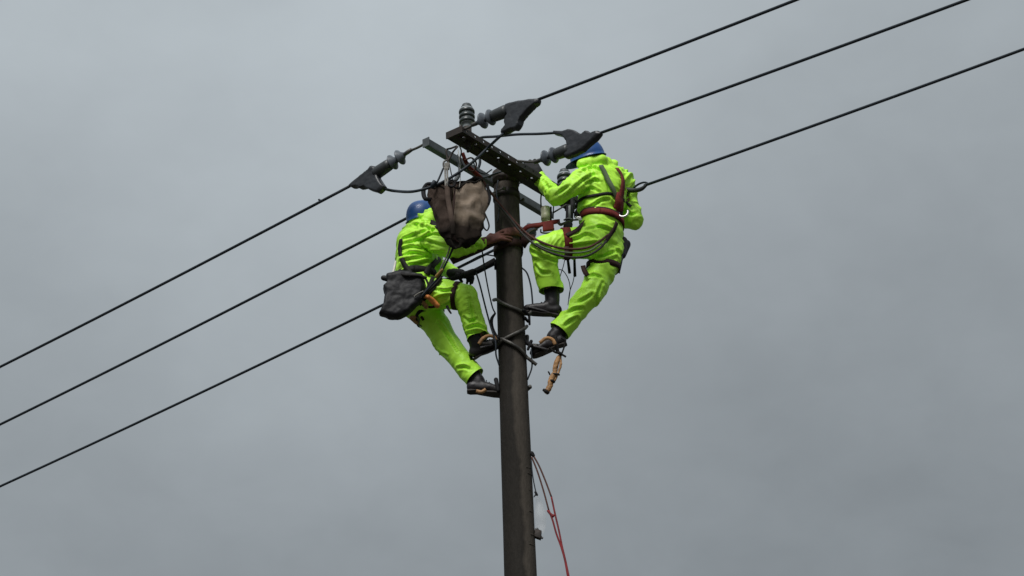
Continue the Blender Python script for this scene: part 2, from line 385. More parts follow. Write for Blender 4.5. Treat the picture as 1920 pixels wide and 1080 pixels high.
def ribbon(pts, norms, width, th=.004, bm=None, sub=1):
    """flat webbing along points, lying with its face along norms"""
    bm = bm or bmesh.new(); prev = None; n = len(pts)
    ws = width if isinstance(width, (list, tuple)) else None
    for i in range(n):
        t = (pts[min(i + 1, n - 1)] - pts[max(i - 1, 0)]).normalized(); nn = norms[i]; nn = (nn - t * nn.dot(t)).normalized()
        s = t.cross(nn) * ((float(np.interp(i / (n - 1), np.linspace(0, 1, len(ws)), ws)) if ws else width) / 2); h = nn * (th / 2)
        v = [bm.verts.new(pts[i] + q) for q in (s + h, s - h, -s - h, -s + h)]
        if prev:
            for k in range(4): bm.faces.new((prev[k], prev[(k + 1) % 4], v[(k + 1) % 4], v[k]))
        else: bm.faces.new(v[::-1])
        prev = v
    bm.faces.new(prev); return bm
def smooth_pts(pts, it, closed=False):
    for _ in range(it):
        n = len(pts)
        pts = [(pts[i - 1] + pts[i] * 2 + pts[(i + 1) % n]) / 4 if closed or 0 < i < n - 1 else pts[i] for i in range(n)]
    return pts
def bvh_of(me):
    return BVHTree.FromPolygons([v.co.copy() for v in me.vertices], [tuple(p.vertices) for p in me.polygons])
def strap_ring(bvh, c, axis, reach, width, th=.004, off=.004, n=56):
    axis = axis.normalized(); x = (Z if abs(axis.z) < .8 else Vector((1, 0, 0))).cross(axis).normalized(); y = axis.cross(x); rr = []
    for k in range(n):
        a = 2 * math.pi * k / n; d = x * math.cos(a) + y * math.sin(a); h = bvh.ray_cast(c + d * reach, -d, reach)
        rr.append((h[0] - c).length if h[0] else None)
    g = [r for r in rr if r] or [reach * .6]; m = sum(g) / len(g); rr = [r or m for r in rr]
    for _ in range(2): rr = [max(rr[i], (rr[i - 1] + rr[(i + 1) % n]) / 2) * .6 + (rr[i - 1] + rr[i] + rr[(i + 1) % n]) / 3 * .4 for i in range(n)]
    pts, nr = [], []
    for k in range(n + 1):
        a = 2 * math.pi * k / n; d = x * math.cos(a) + y * math.sin(a); pts.append(c + d * (rr[k % n] + off)); nr.append(d)
    return ribbon(pts, nr, width, th)
def strap_on(bvh, pix, width, th=.004, off=.005, n=5, it=8):
    """webbing laid over the garment; the way points are where the photograph shows it"""
    q = spline([Vector((a, b, 0)) for a, b in pix], n); pts, nr = [], []
    for v in q:
        r = ray(v.x, v.y).normalized(); h = bvh.ray_cast(CAM, r)
        if h[0]: pts.append(h[0] + h[1] * (off + .007)); nr.append(h[1])
    pts = smooth_pts(pts, it); nr = smooth_pts(nr, 14)
    return ribbon(pts, nr, width, th)

def hand_mesh(wrist, fwd, back, side, curl, spread=.12, size=1.0, thumb_curl=.5):
    """a gloved hand: fwd = wrist to knuckles, back = back of the hand, side = towards the thumb"""
    fwd = fwd.normalized(); back = (back - fwd * back.dot(fwd)).normalized(); side = (side - fwd * side.dot(fwd) - back * side.dot(back)).normalized()
    bm = bmesh.new(); s = size
    capsule(bm, wrist - fwd * .03 * s, .031 * s, wrist + fwd * .02 * s, .031 * s, 12, (back, .75))
    for k in (-1.4, -.5, .5, 1.4): capsule(bm, wrist + fwd * .02 * s + side * (.012 * k * s), .017 * s, wrist + fwd * .088 * s + side * (.0165 * k * s), .0145 * s, 10)
    for k, ln in ((1.5, .074), (.5, .083), (-.5, .077), (-1.5, .060)):
        p = wrist + fwd * (.088 - .004 * abs(k)) * s + side * (.0185 * k * s); a = 0.12 + random.uniform(-.08, .08); lr = k * spread
        for j, (fr, r) in enumerate(((.46, .0108), (.30, .0100), (.24, .0092))):
            a += curl * (.75, 1.05, .8)[j]
            d = (fwd * math.cos(a) - back * math.sin(a) + side * lr * .5 * math.cos(a)).normalized(); q = p + d * (ln * fr * 1.06 * s)
            capsule(bm, p, r * 1.04 * s, q, r * .95 * s, 10); p = q
    p = wrist + fwd * .022 * s + side * .024 * s; a = 0
    for ln, r in ((.044, .0165), (.034, .0125), (.028, .0112)):
        d = (fwd * math.cos(.75 - a * .5) + side * math.sin(.75 - a * .6) - back * (.25 + a * .8)).normalized(); q = p + d * ln * s
        capsule(bm, p, r * s, q, r * .88 * s, 10); p = q; a += thumb_curl
    return fuse(bm, .0042, 3)

def boot(person, ankle, toe_dir, shin_dir, soles='sole', name_label=None):
    """shin_dir points up the leg, toe_dir forward"""
    f = toe_dir.normalized(); up = (shin_dir - f * shin_dir.dot(f)).normalized(); sd_ = f.cross(up)
    bm = bmesh.new()
    capsule(bm, ankle + shin_dir.normalized() * .12, .056, ankle - up * .005, .052, 16)
    capsule(bm, ankle - f * .035 - up * .045, .042, ankle + f * .05 - up * .045, .045, 14)
    capsule(bm, ankle + f * .04 - up * .035, .048, ankle + f * .165 - up * .058, .037, 14, (up, .85))
    me = fuse(bm, .007, 4); lump(me, .004, .05, random.random() * 9)
    b = link('boot', me, M['boot'], person)
    c0 = ankle - up * .080; secs = []
    bm = bmesh.new(); prof = [(-.066, .026), (-.045, .036), (0, .038), (.05, .036), (.12, .046), (.165, .042), (.192, .024)]
    lo, hi = [], []
    for t, wd in prof:
        drop = .008 if t < -.01 else (.0 if t < .03 else .006)
        wd *= .84; hi.append([bm.verts.new(c0 + f * t + sd_ * s * wd) for s in (-1, 1)])
        lo.append([bm.verts.new(c0 + f * t + sd_ * s * wd * .96 - up * (.008 + drop)) for s in (-1, 1)])
    for i in range(len(prof) - 1):
        bm.faces.new((hi[i][0], hi[i][1], hi[i + 1][1], hi[i + 1][0])); bm.faces.new((lo[i][1], lo[i][0], lo[i + 1][0], lo[i + 1][1]))
        for s in (0, 1): bm.faces.new((hi[i][s], hi[i + 1][s], lo[i + 1][s], lo[i][s]))
    bm.faces.new((hi[0][0], lo[0][0], lo[0][1], hi[0][1])); bm.faces.new((hi[-1][1], lo[-1][1], lo[-1][0], hi[-1][0]))
    bmesh.ops.recalc_face_normals(bm, faces=bm.faces)
    bmesh.ops.bevel(bm, geom=bm.edges[:], offset=.003, segments=1, affect='EDGES')
    s = link('sole', bm, M[soles], b, smooth=False)
    # laces
    bm = bmesh.new()
    for k in range(3):
        c = ankle + f * (.055 + .022 * k) + up * (.012 - .012 * k)
        tube([c - sd_ * .03 - up * .012, c + up * .004, c + sd_ * .03 - up * .012], .0028, 6, 4, bm)
    link('laces', bm, M['black'], b)
    return b

def helmet(person, c, up, front, s=1.0):
    """c = centre of the rim; shell with rib, rolled rim and peak; harness band inside"""
    up = up.normalized(); front = (front - up * front.dot(up)).normalized(); sd_ = up.cross(front)
    bm = bmesh.new(); nu, nv = 40, 12; prev = None
    def pt(a, v, inset=0):
        ca, sa = math.cos(a), math.sin(a)
        ax, by, h = (.140 - inset) * s, (.114 - inset) * s, (.142 - inset) * s
        rr = math.cos(v) ** .82; hh = math.sin(v) ** .95
        rib = .006 * s * math.exp(-(sa * by * rr / .020) ** 2) * min(1, hh * 2.2)
        return c + front * (ca * ax * rr) + sd_ * (sa * by * rr) + up * (hh * h + rib)
    rim = []
    for k in range(nu):
        a = 2 * math.pi * k / nu; peak = max(0, math.cos(a)) ** 2.5
        rim.append((a, .012 + .042 * peak, .006 + .016 * peak))
    rows = []
    for outer in (0, 1):
        inset = .004 * outer
        for j in range(-2, nv + 1):
            row = []
            for a, o_, dr in rim:
                if j < 0:
                    e = -j / 2; d = front * math.cos(a) + sd_ * math.sin(a); row.append(pt(a, 0, inset) + d * (o_ * e * s) - up * ((dr * e + .003 * outer) * s))
                else: row.append(pt(a, math.pi / 2 * min(j / nv, .995), inset))
            rows.append([bm.verts.new(p) for p in row])
    n = nv + 3; grid = rows[:n]; inn = rows[n:]
    for g, fl in ((grid, 0), (inn, 1)):
        for i in range(n - 1):
            for k in range(nu):
                q = (g[i][k], g[i][(k + 1) % nu], g[i + 1][(k + 1) % nu], g[i + 1][k]); bm.faces.new(q[::-1] if fl else q)
        bm.faces.new(g[-1][::-1] if fl else g[-1])
    for k in range(nu): bm.faces.new((grid[0][k], inn[0][k], inn[0][(k + 1) % nu], grid[0][(k + 1) % nu]))
    bmesh.ops.recalc_face_normals(bm, faces=bm.faces)
    h = link('helmet', bm, M['blue'], person)
    bm = bmesh.new(); pts, nr = [], []
    for k in range(41):
        a = 2 * math.pi * k / 40; d = front * math.cos(a) * 1.15 + sd_ * math.sin(a)
        pts.append(c + d * .094 * s - up * .008); nr.append(d.normalized())
    ribbon(pts, nr, .038, .004, bm)
    link('headband', bm, M['black'], h)
    bm = bmesh.new()
    for q in (-1, 1):
        tube([c + sd_ * q * .098 * s - up * .01, c + sd_ * q * .085 * s + front * .02 - up * .08, c + sd_ * q * .03 + front * .05 - up * .15], .006, 6, 5, bm)
    link('chin_strap', bm, M['black'], h)
    return h

def head_body(person, head, neck, chest, pelvis, front, up, limbs, seed):
    """the person's own body: head with face, neck, trunk and limbs as one skin"""
    up = up.normalized(); f = (front - up * front.dot(up)).normalized(); s = up.cross(f); bm = bmesh.new()
    capsule(bm, head + up * .025, .083, head - up * .03 + f * .015, .070, 20)
    capsule(bm, head - up * .05 + f * .03, .05, head - up * .085 + f * .055, .034, 14)      # jaw, chin
    capsule(bm, head + f * .085 - up * .005, .010, head + f * .103 - up * .03, .015, 10)      # nose
    for q in (-1, 1):
        capsule(bm, head + s * q * .078 + up * .005, .018, head + s * q * .082 - up * .03, .012, 10, (s, .5))
        capsule(bm, head + s * q * .033 + f * .070 + up * .012, .014, head + s * q * .030 + f * .070 + up * .012, .014, 10)
    capsule(bm, head + f * .082 - up * .055 - s * .018, .008, head + f * .082 - up * .055 + s * .018, .008, 8)
    capsule(bm, head - up * .05, .055, neck - up * .02, .060, 16)
    loft(bm, [(pelvis, .13, .09), (pelvis.lerp(chest, .5), .12, .085), (chest, .15, .095), (chest.lerp(neck, .6), .12, .08)], 20, s)
    for l in limbs: 
        for (a, ra), (b, rb) in zip(l, l[1:]): capsule(bm, a, ra, b, rb, 12)
    b = link('body', fuse(bm, .009, 3), M['skin'], person)
    bm = bmesh.new()
    capsule(bm, head + up * .022 - f * .010, .084, head - up * .025 - f * .018, .078, 20)
    link('hair', fuse(bm, .009, 2), M['hair'], person)
    return b

# ------------------------------------------------------------------ the ground (below the frame)
bm = bmesh.new(); g = 48; S = 2500
vs = {}
for i in range(g + 1):
    for j in range(g + 1):
        u = (i / g * 2 - 1); v = (j / g * 2 - 1); x = S * u * abs(u) ** 1.5; y = S * v * abs(v) ** 1.5 + 12
        vs[i, j] = bm.verts.new((x, y, .12 * math.sin(x * .11) * math.cos(y * .13) * min(1, (abs(x) + abs(y - DIST)) / 30) - .0))
for i in range(g):
    for j in range(g): bm.faces.new((vs[i, j], vs[i + 1, j], vs[i + 1, j + 1], vs[i, j + 1]))
M['ground'] = mat('grassy_ground', (.040, .045, .030, 1), .95, scale=.8, col2=(.060, .055, .045, 1), bump=.6, bscale=9)
link('ground', bm, M['ground'], kind='structure')

# ------------------------------------------------------------------ the pole and its crossarms
pole = empty('utility_pole', (POLE.x, POLE.y, 0), 'tall dark concrete utility pole carrying two steel crossarms', 'utility pole')
bm = bmesh.new(); zs = np.linspace(-.0, ZTOP - .004, 60)
rings(bm, [Vector((POLE.x, POLE.y, z)) for z in zs], [(Vector((1, 0, 0)), Vector((0, 1, 0)))] * 60, [pole_r(z) + random.uniform(-.0006, .0006) for z in zs], 48)
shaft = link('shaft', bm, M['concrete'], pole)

def plate(o, u, v, n, length, width, th, pitch, r, row=.5, start=None):
    """steel flange with punched round holes: u along, v across, n thickness direction"""
    bm = bmesh.new(); k = max(1, int(length / pitch)); cw = length / k
    for i in range(k):
        c = o + u * (cw * (i + .5)); outer, inner = [], []
        for a in range(8):
            an = math.pi / 4 * a; cx, cy = math.cos(an), math.sin(an); m = max(abs(cx), abs(cy))
            px, py = cx / m * cw / 2, cy / m
            outer.append(c + u * px + v * (width * (.5 + py / 2))); inner.append(c + u * (r * cx) + v * (width * row + r * cy))
        lay = [[bm.verts.new(p + n * h) for p in ps] for h in (0, th) for ps in (outer, inner)]
        o0, i0, o1, i1 = lay
        for a in range(8):
            b = (a + 1) % 8
            bm.faces.new((o0[a], i0[a], i0[b], o0[b])); bm.faces.new((o1[a], o1[b], i1[b], i1[a])); bm.faces.new((i0[a], i1[a], i1[b], i0[b]))
            if a in (1, 2, 5, 6) or (i == 0 and a in (3, 4)) or (i == k - 1 and a in (7, 0)): bm.faces.new((o0[a], o0[b], o1[b], o1[a]))
    bmesh.ops.remove_doubles(bm, verts=bm.verts, dist=1e-4); bmesh.ops.recalc_face_normals(bm, faces=bm.faces); return bm
A0 = Vector((POLE.x, POLE.y, 10.85)) + W_DIR * .157
TOP = Vector((POLE.x, POLE.y, 10.99))
def s_at(px, py=300): return (on_plane(px, py, A0, A_DIR) - A0).dot(A_DIR)
S0, S1 = s_at(853, 255), s_at(1082, 392); AL = S1 - S0
HW = .064
arm = link('crossarm', plate(A0 + A_DIR * S0 - W_DIR * HW, A_DIR, W_DIR, Z, AL, 2 * HW, .006, .12, .011, .72), M['steel_dark'], pole, smooth=False, label='dark channel steel crossarm with punched holes')
link('flange', plate(A0 + A_DIR * S0 + W_DIR * (HW + .001), A_DIR, Z, W_DIR, AL, .043, .006, .092, .0095, .55), M['steel_dark'], arm, smooth=False)
link('flange', plate(A0 + A_DIR * S0 - W_DIR * (HW + .007), A_DIR, Z, W_DIR, AL, .043, .006, .092, .0095, .55), M['steel_dark'], arm, smooth=False)
# end plate at the near end, slightly proud and rusty
link('end_plate', box(A0 + A_DIR * (S0 - .006) + Z * .022, A_DIR * .004, W_DIR * (HW + .009), Z * .026), M['steel_dark'], arm, smooth=False)
# centre rib under the web
link('rib', box(A0 + A_DIR * (S0 + AL / 2) - Z * .004 + W_DIR * .012, A_DIR * (AL / 2 - .02), W_DIR * .003, Z * .003), M['steel_dark'], arm, smooth=False)
# lower galvanised crossarm on the far side of the pole
G0 = TOP - W_DIR * (pole_r(ZTOP) + .03) - Z * .085
GS0 = (on_plane(802, 272, G0, A_DIR) - G0).dot(A_DIR); GS1 = (on_plane(1036, 412, G0, A_DIR) - G0).dot(A_DIR); GL = GS1 - GS0
garm = bmesh.new()
box(G0 + A_DIR * (GS0 + GL / 2) + Z * .022, A_DIR * GL / 2, W_DIR * .003, Z * .025, garm)
box(G0 + A_DIR * (GS0 + GL / 2) - Z * .0065 - W_DIR * .020, A_DIR * GL / 2, W_DIR * .022, Z * .003, garm)
garm = link('crossarm', garm, M['galv'], pole, smooth=False, label='grey galvanised angle steel crossarm below the dark one')
link('end_bracket', box(G0 + A_DIR * (GS0 - .004) + Z * .016 - W_DIR * .012, A_DIR * .004, W_DIR * .030, Z * .034, bev=.002), M['galv'], garm, smooth=False)
# clamp bands at the pole top with bolts
for zc, hh in ((ZTOP - .055, .05), (ZTOP - .20, .03)):
    bm = bmesh.new(); pts, nr = [], []
    for k in range(33):
        a = 360 * k / 32; p = pole_pt(zc, a, .004); pts.append(p); nr.append(Vector((math.sin(R(a)), -math.cos(R(a)), 0)))
    ribbon(pts, nr, hh * 2, .008, bm); cb = link('clamp_band', bm, M['steel_dark'], pole)
    for sgn in (-1, 1):
        c = Vector((POLE.x, POLE.y, zc)) + A_DIR * sgn * (pole_r(zc) + .022)
        link('bolt', lathe(c - W_DIR * .07, W_DIR, [(0, .004), (.001, .012), (.012, .012), (.013, .006), (.125, .006), (.126, .012), (.14, .012), (.141, .004)], 8), M['iron'], cb, smooth=False)
def pin_insulator(s, stem=.13):
    c = A0 + A_DIR * s + Z * .006
    body = link('pin_insulator', lathe(c, Z, [(0, .036), (.012, .036), (.014, .030), (stem - .03, .028), (stem - .02, .034), (stem, .034), (stem + .002, .044), (stem + .010, .047), (stem + .128, .046), (stem + .134, .032), (stem + .145, .030)], 28), M['porcelain_lit_rim'], pole)
    link('pedestal', lathe(c, Z, [(0, .038), (.014, .038), (.016, .031), (stem - .004, .030)], 20), M['steel_dark'], body)
    for k in range(3):
        h = stem + .012 + .040 * k
        link('shed', lathe(c + Z * h, Z, [(-.001, .044), (-.002, .053), (0, .056), (.012, .0565), (.022, .054), (.028, .046)], 32), M['porcelain'], body)
    link('cap', lathe(c + Z * (stem + .130), Z, [(0, .040), (.012, .040), (.018, .034), (.030, .032), (.036, .022), (.044, .010)], 20), M['galv'], body)
    link('bolt', lathe(c - Z * .004, -Z, [(0, .036), (.012, .036), (.014, .024), (.050, .020), (.051, .010), (.075, .010)], 8), M['steel_dark'], body, smooth=False)
    return body
pin_insulator(s_at(877, 270), .145)
pin_insulator(s_at(1061, 382), .10)
# hex bolts on the web
for px in (866, 905, 932, 985, 1010):
    c = A0 + A_DIR * s_at(px, 290) + W_DIR * random.uniform(-.03, .03)
    link('bolt', lathe(c, -Z, [(0, .013), (.010, .013), (.011, .007), (.022, .007)], 6), M['iron'], arm, smooth=False)
link('eye_bolt', tube([A0 + A_DIR * s_at(857, 250) + Z * .05 + W_DIR * .03, A0 + A_DIR * s_at(857, 250) + Z * .085 + W_DIR * .03], .007, 8), M['iron'], arm)
# a small bolted bracket low on the pole's right flank, and climbing marks
zc = z_at(1010, 1004, 0)
bk = link('step_bracket', box(Vector((POLE.x, POLE.y - .02, zc)) + Vector((pole_r(zc) + .020, 0, .0)), Vector((.022, 0, -.010)), Vector((0, .02, 0)), Vector((.004, 0, .030)), bev=.005), M['steel_dark'], pole)
link('bolt', lathe(Vector((POLE.x + pole_r(zc) + .03, POLE.y - .02, zc - .02)), Vector((1, -.2, -.5)), [(0, .014), (.012, .014), (.013, .008), (.024, .008)], 6), M['iron'], bk, smooth=False)
link('bolt', lathe(Vector((POLE.x + pole_r(zc) + .012, POLE.y - .03, zc + .03)), Vector((1, -.2, .5)), [(0, .012), (.014, .010)], 8), M['galv'], bk, smooth=False)

for px, py, w_ in ((983, 873, .020), (984, 884, .024), (985, 915, .010), (989, 955, .016), (990, 998, .022), (992, 1018, .018)):
    z_ = z_at(px, py); a_ = 52 + random.uniform(-8, 8); c = pole_pt(z_, a_, -.001); t_ = Vector((math.cos(R(a_)), math.sin(R(a_)), random.uniform(-.15, .25)))
    b_ = bmesh.new(); capsule(b_, c - t_ * w_, .0035, c + t_ * w_, .003, 8); link('cement_ridge', b_, M['concrete'], pole)

# ------------------------------------------------------------------ strain insulators, lines, jumpers
LINES_G = 'bare power lines leaving the pole'
STR_G = 'strain insulators at the crossarms'
def strain(att, along, pix, cover, label, tubelen=.09, shed_n=2, cover_th=.032):
    """pix: start, end of the insulator as photographed in the line's vertical plane; cover: outline of the clamp cover"""
    a, b = (on_plane(*p, att, along) for p in pix); d = (b - a).normalized(); ln = (b - a).length
    t = empty('strain_insulator', att, label, 'insulator', STR_G)
    link('link_rod', tube([att, att.lerp(a, .5) - Z * .004, a], .009, 8, 4), M['iron'], t)
    c = link('core', lathe(a, d, [(0, .012), (.01, .015), (ln * .98, .015), (ln, .012)], 16), M['tube'], t)
    p0 = ln - tubelen
    link('sleeve', lathe(a + d * p0, d, [(0, .026), (.006, .040), (.03, .043), (tubelen * .85, .046), (tubelen, .040)], 24), M['tube'], t)
    for k in range(shed_n):
        h = p0 - .010 - .070 * k
        link('shed', lathe(a + d * h, -d, [(-.014, .018), (-.008, .034), (.000, .056), (.005, .059), (.010, .056), (.024, .034), (.046, .018)], 28), M['shed'], c)
    link('end_fitting', lathe(a + d * .0, d, [(-.02, .006), (-.018, .014), (.02, .016), (.03, .012)], 12), M['iron'], c)
    if cover:
        pts = [on_plane(*p, att, along) for p in cover]; n = along.cross(Z); bm = bmesh.new()
        cen = sum(pts, Vector()) / len(pts); lay = []
        for h, s in ((-1, .88), (-.55, 1), (.55, 1), (1, .88)): lay.append([bm.verts.new(cen + (p - cen) * s + n * h * cover_th) for p in pts])
        k = len(pts)
        for l0, l1 in zip(lay, lay[1:]):
            for i in range(k): bm.faces.new((l0[i], l0[(i + 1) % k], l1[(i + 1) % k], l1[i]))
        for q in (lay[0], lay[-1]): bm.faces.new(q)
        bmesh.ops.triangulate(bm, faces=[f for f in bm.faces if len(f.verts) > 4])
        me = fuse(bm, .0055, 3); lump(me, .003, .05, len(label))
        link('clamp_cover', me, M['rubber'], t)
    return t, b, d
def line(att, along, pixs, label, r=.0105, tail=60, group=LINES_G):
    pts = [on_plane(*p, att, along) for p in pixs]
    a, b, c = pts[0], pts[len(pts) // 2], pts[-1]
    # carry on past the frame with the same gentle sag
    hb = lambda q: (q - a).dot(along) * (1 if (c - a).dot(along) > 0 else -1)
    x1, x2 = hb(b), hb(c); s1 = (b.z - a.z) / x1; s2 = (c.z - b.z) / (x2 - x1); k = .003
    sgn = 1 if (c - a).dot(along) > 0 else -1; q = [] ; s0 = (c.z - a.z) / x2
    zz = lambda x: a.z + s0 * x + k * x * (x - x2)
    for i in range(41):
        x = tail * (i / 40) ** 1.3; q.append(a + along * (sgn * x) + Z * (zz(x) - a.z))
    return link('power_line', tube(q, r, 8, 2), M['cable'], None, label, 'cable', group)

s1, s2, s3 = s_at(856, 252), s_at(955, 315), s_at(1079, 390)
RA = [A0 + A_DIR * s + W_DIR * (HW + .01) + Z * .03 for s in (s1, s2, s3)]
strain(RA[0], W_DIR, ((889, 233), (952, 207)),
       [(949, 197), (957, 194), (975, 190), (995, 187), (1013, 186), (1012, 193), (1003, 198), (990, 212), (978, 225), (976, 236), (970, 245), (960, 244), (952, 250), (943, 253), (941, 249), (950, 238), (947, 230), (955, 215), (949, 211)],
       'strain insulator with pointed black clamp cover above the near end of the dark crossarm', .135)
strain(RA[1], W_DIR, ((1006, 303), (1068, 280)),
       [(1039, 246), (1056, 247), (1068, 243), (1080, 246), (1095, 254), (1103, 246), (1112, 252), (1124, 246), (1129, 251), (1120, 262), (1108, 272), (1095, 284), (1080, 292), (1063, 298), (1056, 290), (1067, 277), (1064, 266), (1056, 256), (1039, 252)],
       'strain insulator and black clamp cover in front of the right worker\'s blue helmet', .125)
# third one: mostly behind the right worker, its open bail clamp shows beyond his shoulder
t3, _, _ = strain(RA[2], W_DIR, ((1118, 376), (1172, 356)), None, 'strain clamp whose steel bail shows beyond the right worker\'s shoulder', .08)
q = [on_plane(*p, RA[2], W_DIR) for p in ((1172, 356), (1190, 357), (1203, 354), (1214, 345), (1208, 342), (1198, 345), (1188, 352))]
link('bail', tube(q, .0075, 8, 5), M['cable'], t3)
link('clamp_body', tube([q[0], q[1], q[2], q[3]], [.02, .017, .016, .009], 10, 4), M['tube'], t3)
line(RA[0], W_DIR, ((1008, 187), (1250, 93), (1492, 0)), 'uppermost power line leaving the black cover towards the top right')
line(RA[1], W_DIR, ((1124, 250), (1450, 132), (1812, 0)), 'middle power line rising from the cover above the blue helmet to the top right')
line(RA[2], W_DIR, ((1208, 348), (1560, 222), (1920, 92)), 'lowest right-hand power line leaving the clamp behind the right worker')
LA = [G0 + A_DIR * (GS0 + .01) - W_DIR * .03 + Z * .02, G0 + A_DIR * (on_plane(905, 335, G0, A_DIR) - G0).dot(A_DIR) - W_DIR * .05, G0 + A_DIR * (GS1 - .02) - W_DIR * .05]
strain(LA[0], -W_DIR, ((768, 283), (704, 326)),
       [(655, 349), (666, 340), (680, 329), (694, 320), (698, 312), (705, 313), (711, 324), (712, 334), (717, 342), (723, 350), (719, 357), (712, 363), (704, 360), (697, 358), (686, 351), (677, 355), (670, 350), (662, 353)],
       'strain insulator hanging left from the grey crossarm, ending in a black clamp cover', .150)
strain(LA[1], -W_DIR, ((868, 352), (822, 377)), None, 'strain insulator almost wholly hidden behind the hanging canvas bag', .1)
strain(LA[2], -W_DIR, ((1010, 424), (960, 450)), None, 'strain insulator on the far end of the grey crossarm, hidden behind the pole', .1)
line(LA[0], W_DIR, ((656, 349), (330, 518), (0, 688)), 'uppermost power line running from the left clamp cover down to the left')
line(LA[1], W_DIR, ((822, 378), (400, 594), (0, 796)), 'middle left-hand power line passing behind the left worker\'s helmet')
line(LA[2], W_DIR, ((960, 452), (480, 684), (0, 912)), 'lowest left-hand power line passing behind the left worker\'s black pouch')
link('spacer_tag', lathe(on_plane(601, 376, LA[0], W_DIR), Vector((.8, 0, -.5)), [(-.02, .004), (-.015, .008), (.015, .008), (.02, .004)], 8), M['cable'], None, 'small dark wire tie on the uppermost left-hand line', 'wire tie')

def pixpath(*pts): return [P(*p) for p in pts]
JG = 'jumper cables looping under the crossarm'
j0 = on_plane(720, 354, LA[0], W_DIR); j1 = on_plane(946, 249, RA[0], W_DIR)
link('jumper_cable', tube([j0, P(740, 358, j0.y - DIST + .04), P(775, 359, -.55), P(815, 348, -.60), P(850, 330, -.62), P(885, 305, -.62), P(918, 274, -.60), P(935, 258, j1.y - DIST - .0), j1], .0105, 8, 8), M['cable'], None,
     'black jumper cable looping from the left clamp cover up across the dark crossarm', 'cable', JG)
j2 = on_plane(1042, 249, RA[1], W_DIR)
link('jumper_cable', tube([j2, P(1010, 251, j2.y - DIST + .06), P(970, 252, -.2), P(930, 256, -.05), P(900, 259, .02), P(890, 275, .1), P(900, 305, .12), P(880, 345, .12), P(862, 356, .10)], .010, 8, 8), M['cable'], None,
     'black jumper cable running level from the right cover and down behind the crossarm', 'cable', JG)
link('jumper_cable', tube([P(940, 322, -.14), P(926, 326, -.16), P(912, 332, -.15), P(900, 334, -.10), P(885, 345, .04), P(868, 356, .1)], .006, 8, 8), M['cable'], None,
     'thin dark cable curling from the pole top behind the canvas bag', 'cable', JG)

# ------------------------------------------------------------------ workers
def cloth_limb(bm, chain):
    for (a, ra), (b, rb) in zip(chain, chain[1:]): capsule(bm, a, ra * .94, b, rb * .94, 18)

def cut(me, p, n, reach=.125, deep=.17):
    """open the garment at a hem: what lies past the plane, within a short cylinder round the limb, goes"""
    bm = bmesh.new(); bm.from_mesh(me); n = n.normalized()
    def inside(f, lo):
        v = f.calc_center_median() - p; h = v.dot(n); return lo < h < deep and (v - n * h).length < reach
    near = [f for f in bm.faces if inside(f, -.04)]
    ge = set(near)
    for f in near: ge.update(f.edges); ge.update(f.verts)
    bmesh.ops.bisect_plane(bm, geom=list(ge), plane_co=p, plane_no=n)
    bmesh.ops.delete(bm, geom=[f for f in bm.faces if inside(f, 0)], context='FACES')
    bm.to_mesh(me); bm.free(); me.update()

def build_person(name_label, J, face, spine, arms, legs, extra, folds, seed, hems=(), drags=(), voxel=.0060):
    """arms/legs: chains of (point, radius); extra(bm) adds hood and collar; folds per bone"""
    per = empty('person', J['base'], name_label, 'person', 'line workers on the pole')
    lat = Vector((face.y, -face.x, 0)).normalized()
    bm = bmesh.new(); loft(bm, spine, 30, lat)
    for c in arms + legs: cloth_limb(bm, c)
    extra(bm)
    me = fuse(bm, voxel, 5); crease(me, folds, seed); drag_lines(me, drags)
    for h in hems: cut(me, *h)
    bvh = bvh_of(me)
    suit = link('rain_suit', me, M['neon'], per)
    return per, suit, bvh, lat

# ---- right worker: back to the camera, facing the pole
FR = Vector((-.75, .66, 0)).normalized(); LR = Vector((FR.y, -FR.x, 0))
J = dict(base=P(1090, 640, .05), pelvis=P(1128, 438, .04), waist=P(1126, 405, .04), chest=P(1130, 355, .04), neck=P(1115, 314, .02), head=P(1105, 305, -.01))
lsh, rsh = P(1090, 339, -.10), P(1163, 338, .20)
lel, lwr = P(1043, 369, -.16), P(1012, 334, .04)
rel, rwr = P(1184, 412, .22), P(1112, 404, .36)
lhip, lkn, lan = P(1108, 455, -.06), P(1018, 466, -.12), P(1034, 552, -.02)
rhip, rkn, ran = P(1140, 466, .10), P(1113, 543, -.02), P(1050, 612, .02)
spineR = [(J['pelvis'] - Z * .05, .165, .125), (J['pelvis'], .175, .135), (J['waist'], .165, .125), (P(1127, 380, .04), .180, .135), (J['chest'], .195, .14), (P(1127, 335, .04), .185, .125), (P(1122, 320, .03), .125, .095)]
armsR = [[(P(1105, 335, -.04), .085), (lsh, .082), (P(1066, 356, -.15), .066), (lel, .062), (P(1026, 352, -.06), .055), (lwr, .043)],
         [(P(1155, 338, .14), .08), (rsh, .078), (P(1178, 372, .23), .064), (rel, .064), (P(1150, 410, .30), .055), (rwr, .045)]]
legsR = [[(lhip, .125), (P(1062, 456, -.09), .112), (lkn, .094), (P(1022, 498, -.09), .090), (P(1032, 535, -.05), .090), (P(1035, 552, -.03), .090)],
         [(rhip, .130), (P(1131, 500, .04), .108), (rkn, .092), (P(1086, 575, -.01), .086), (P(1056, 612, .01), .084), (P(1042, 630, .02), .084)]]
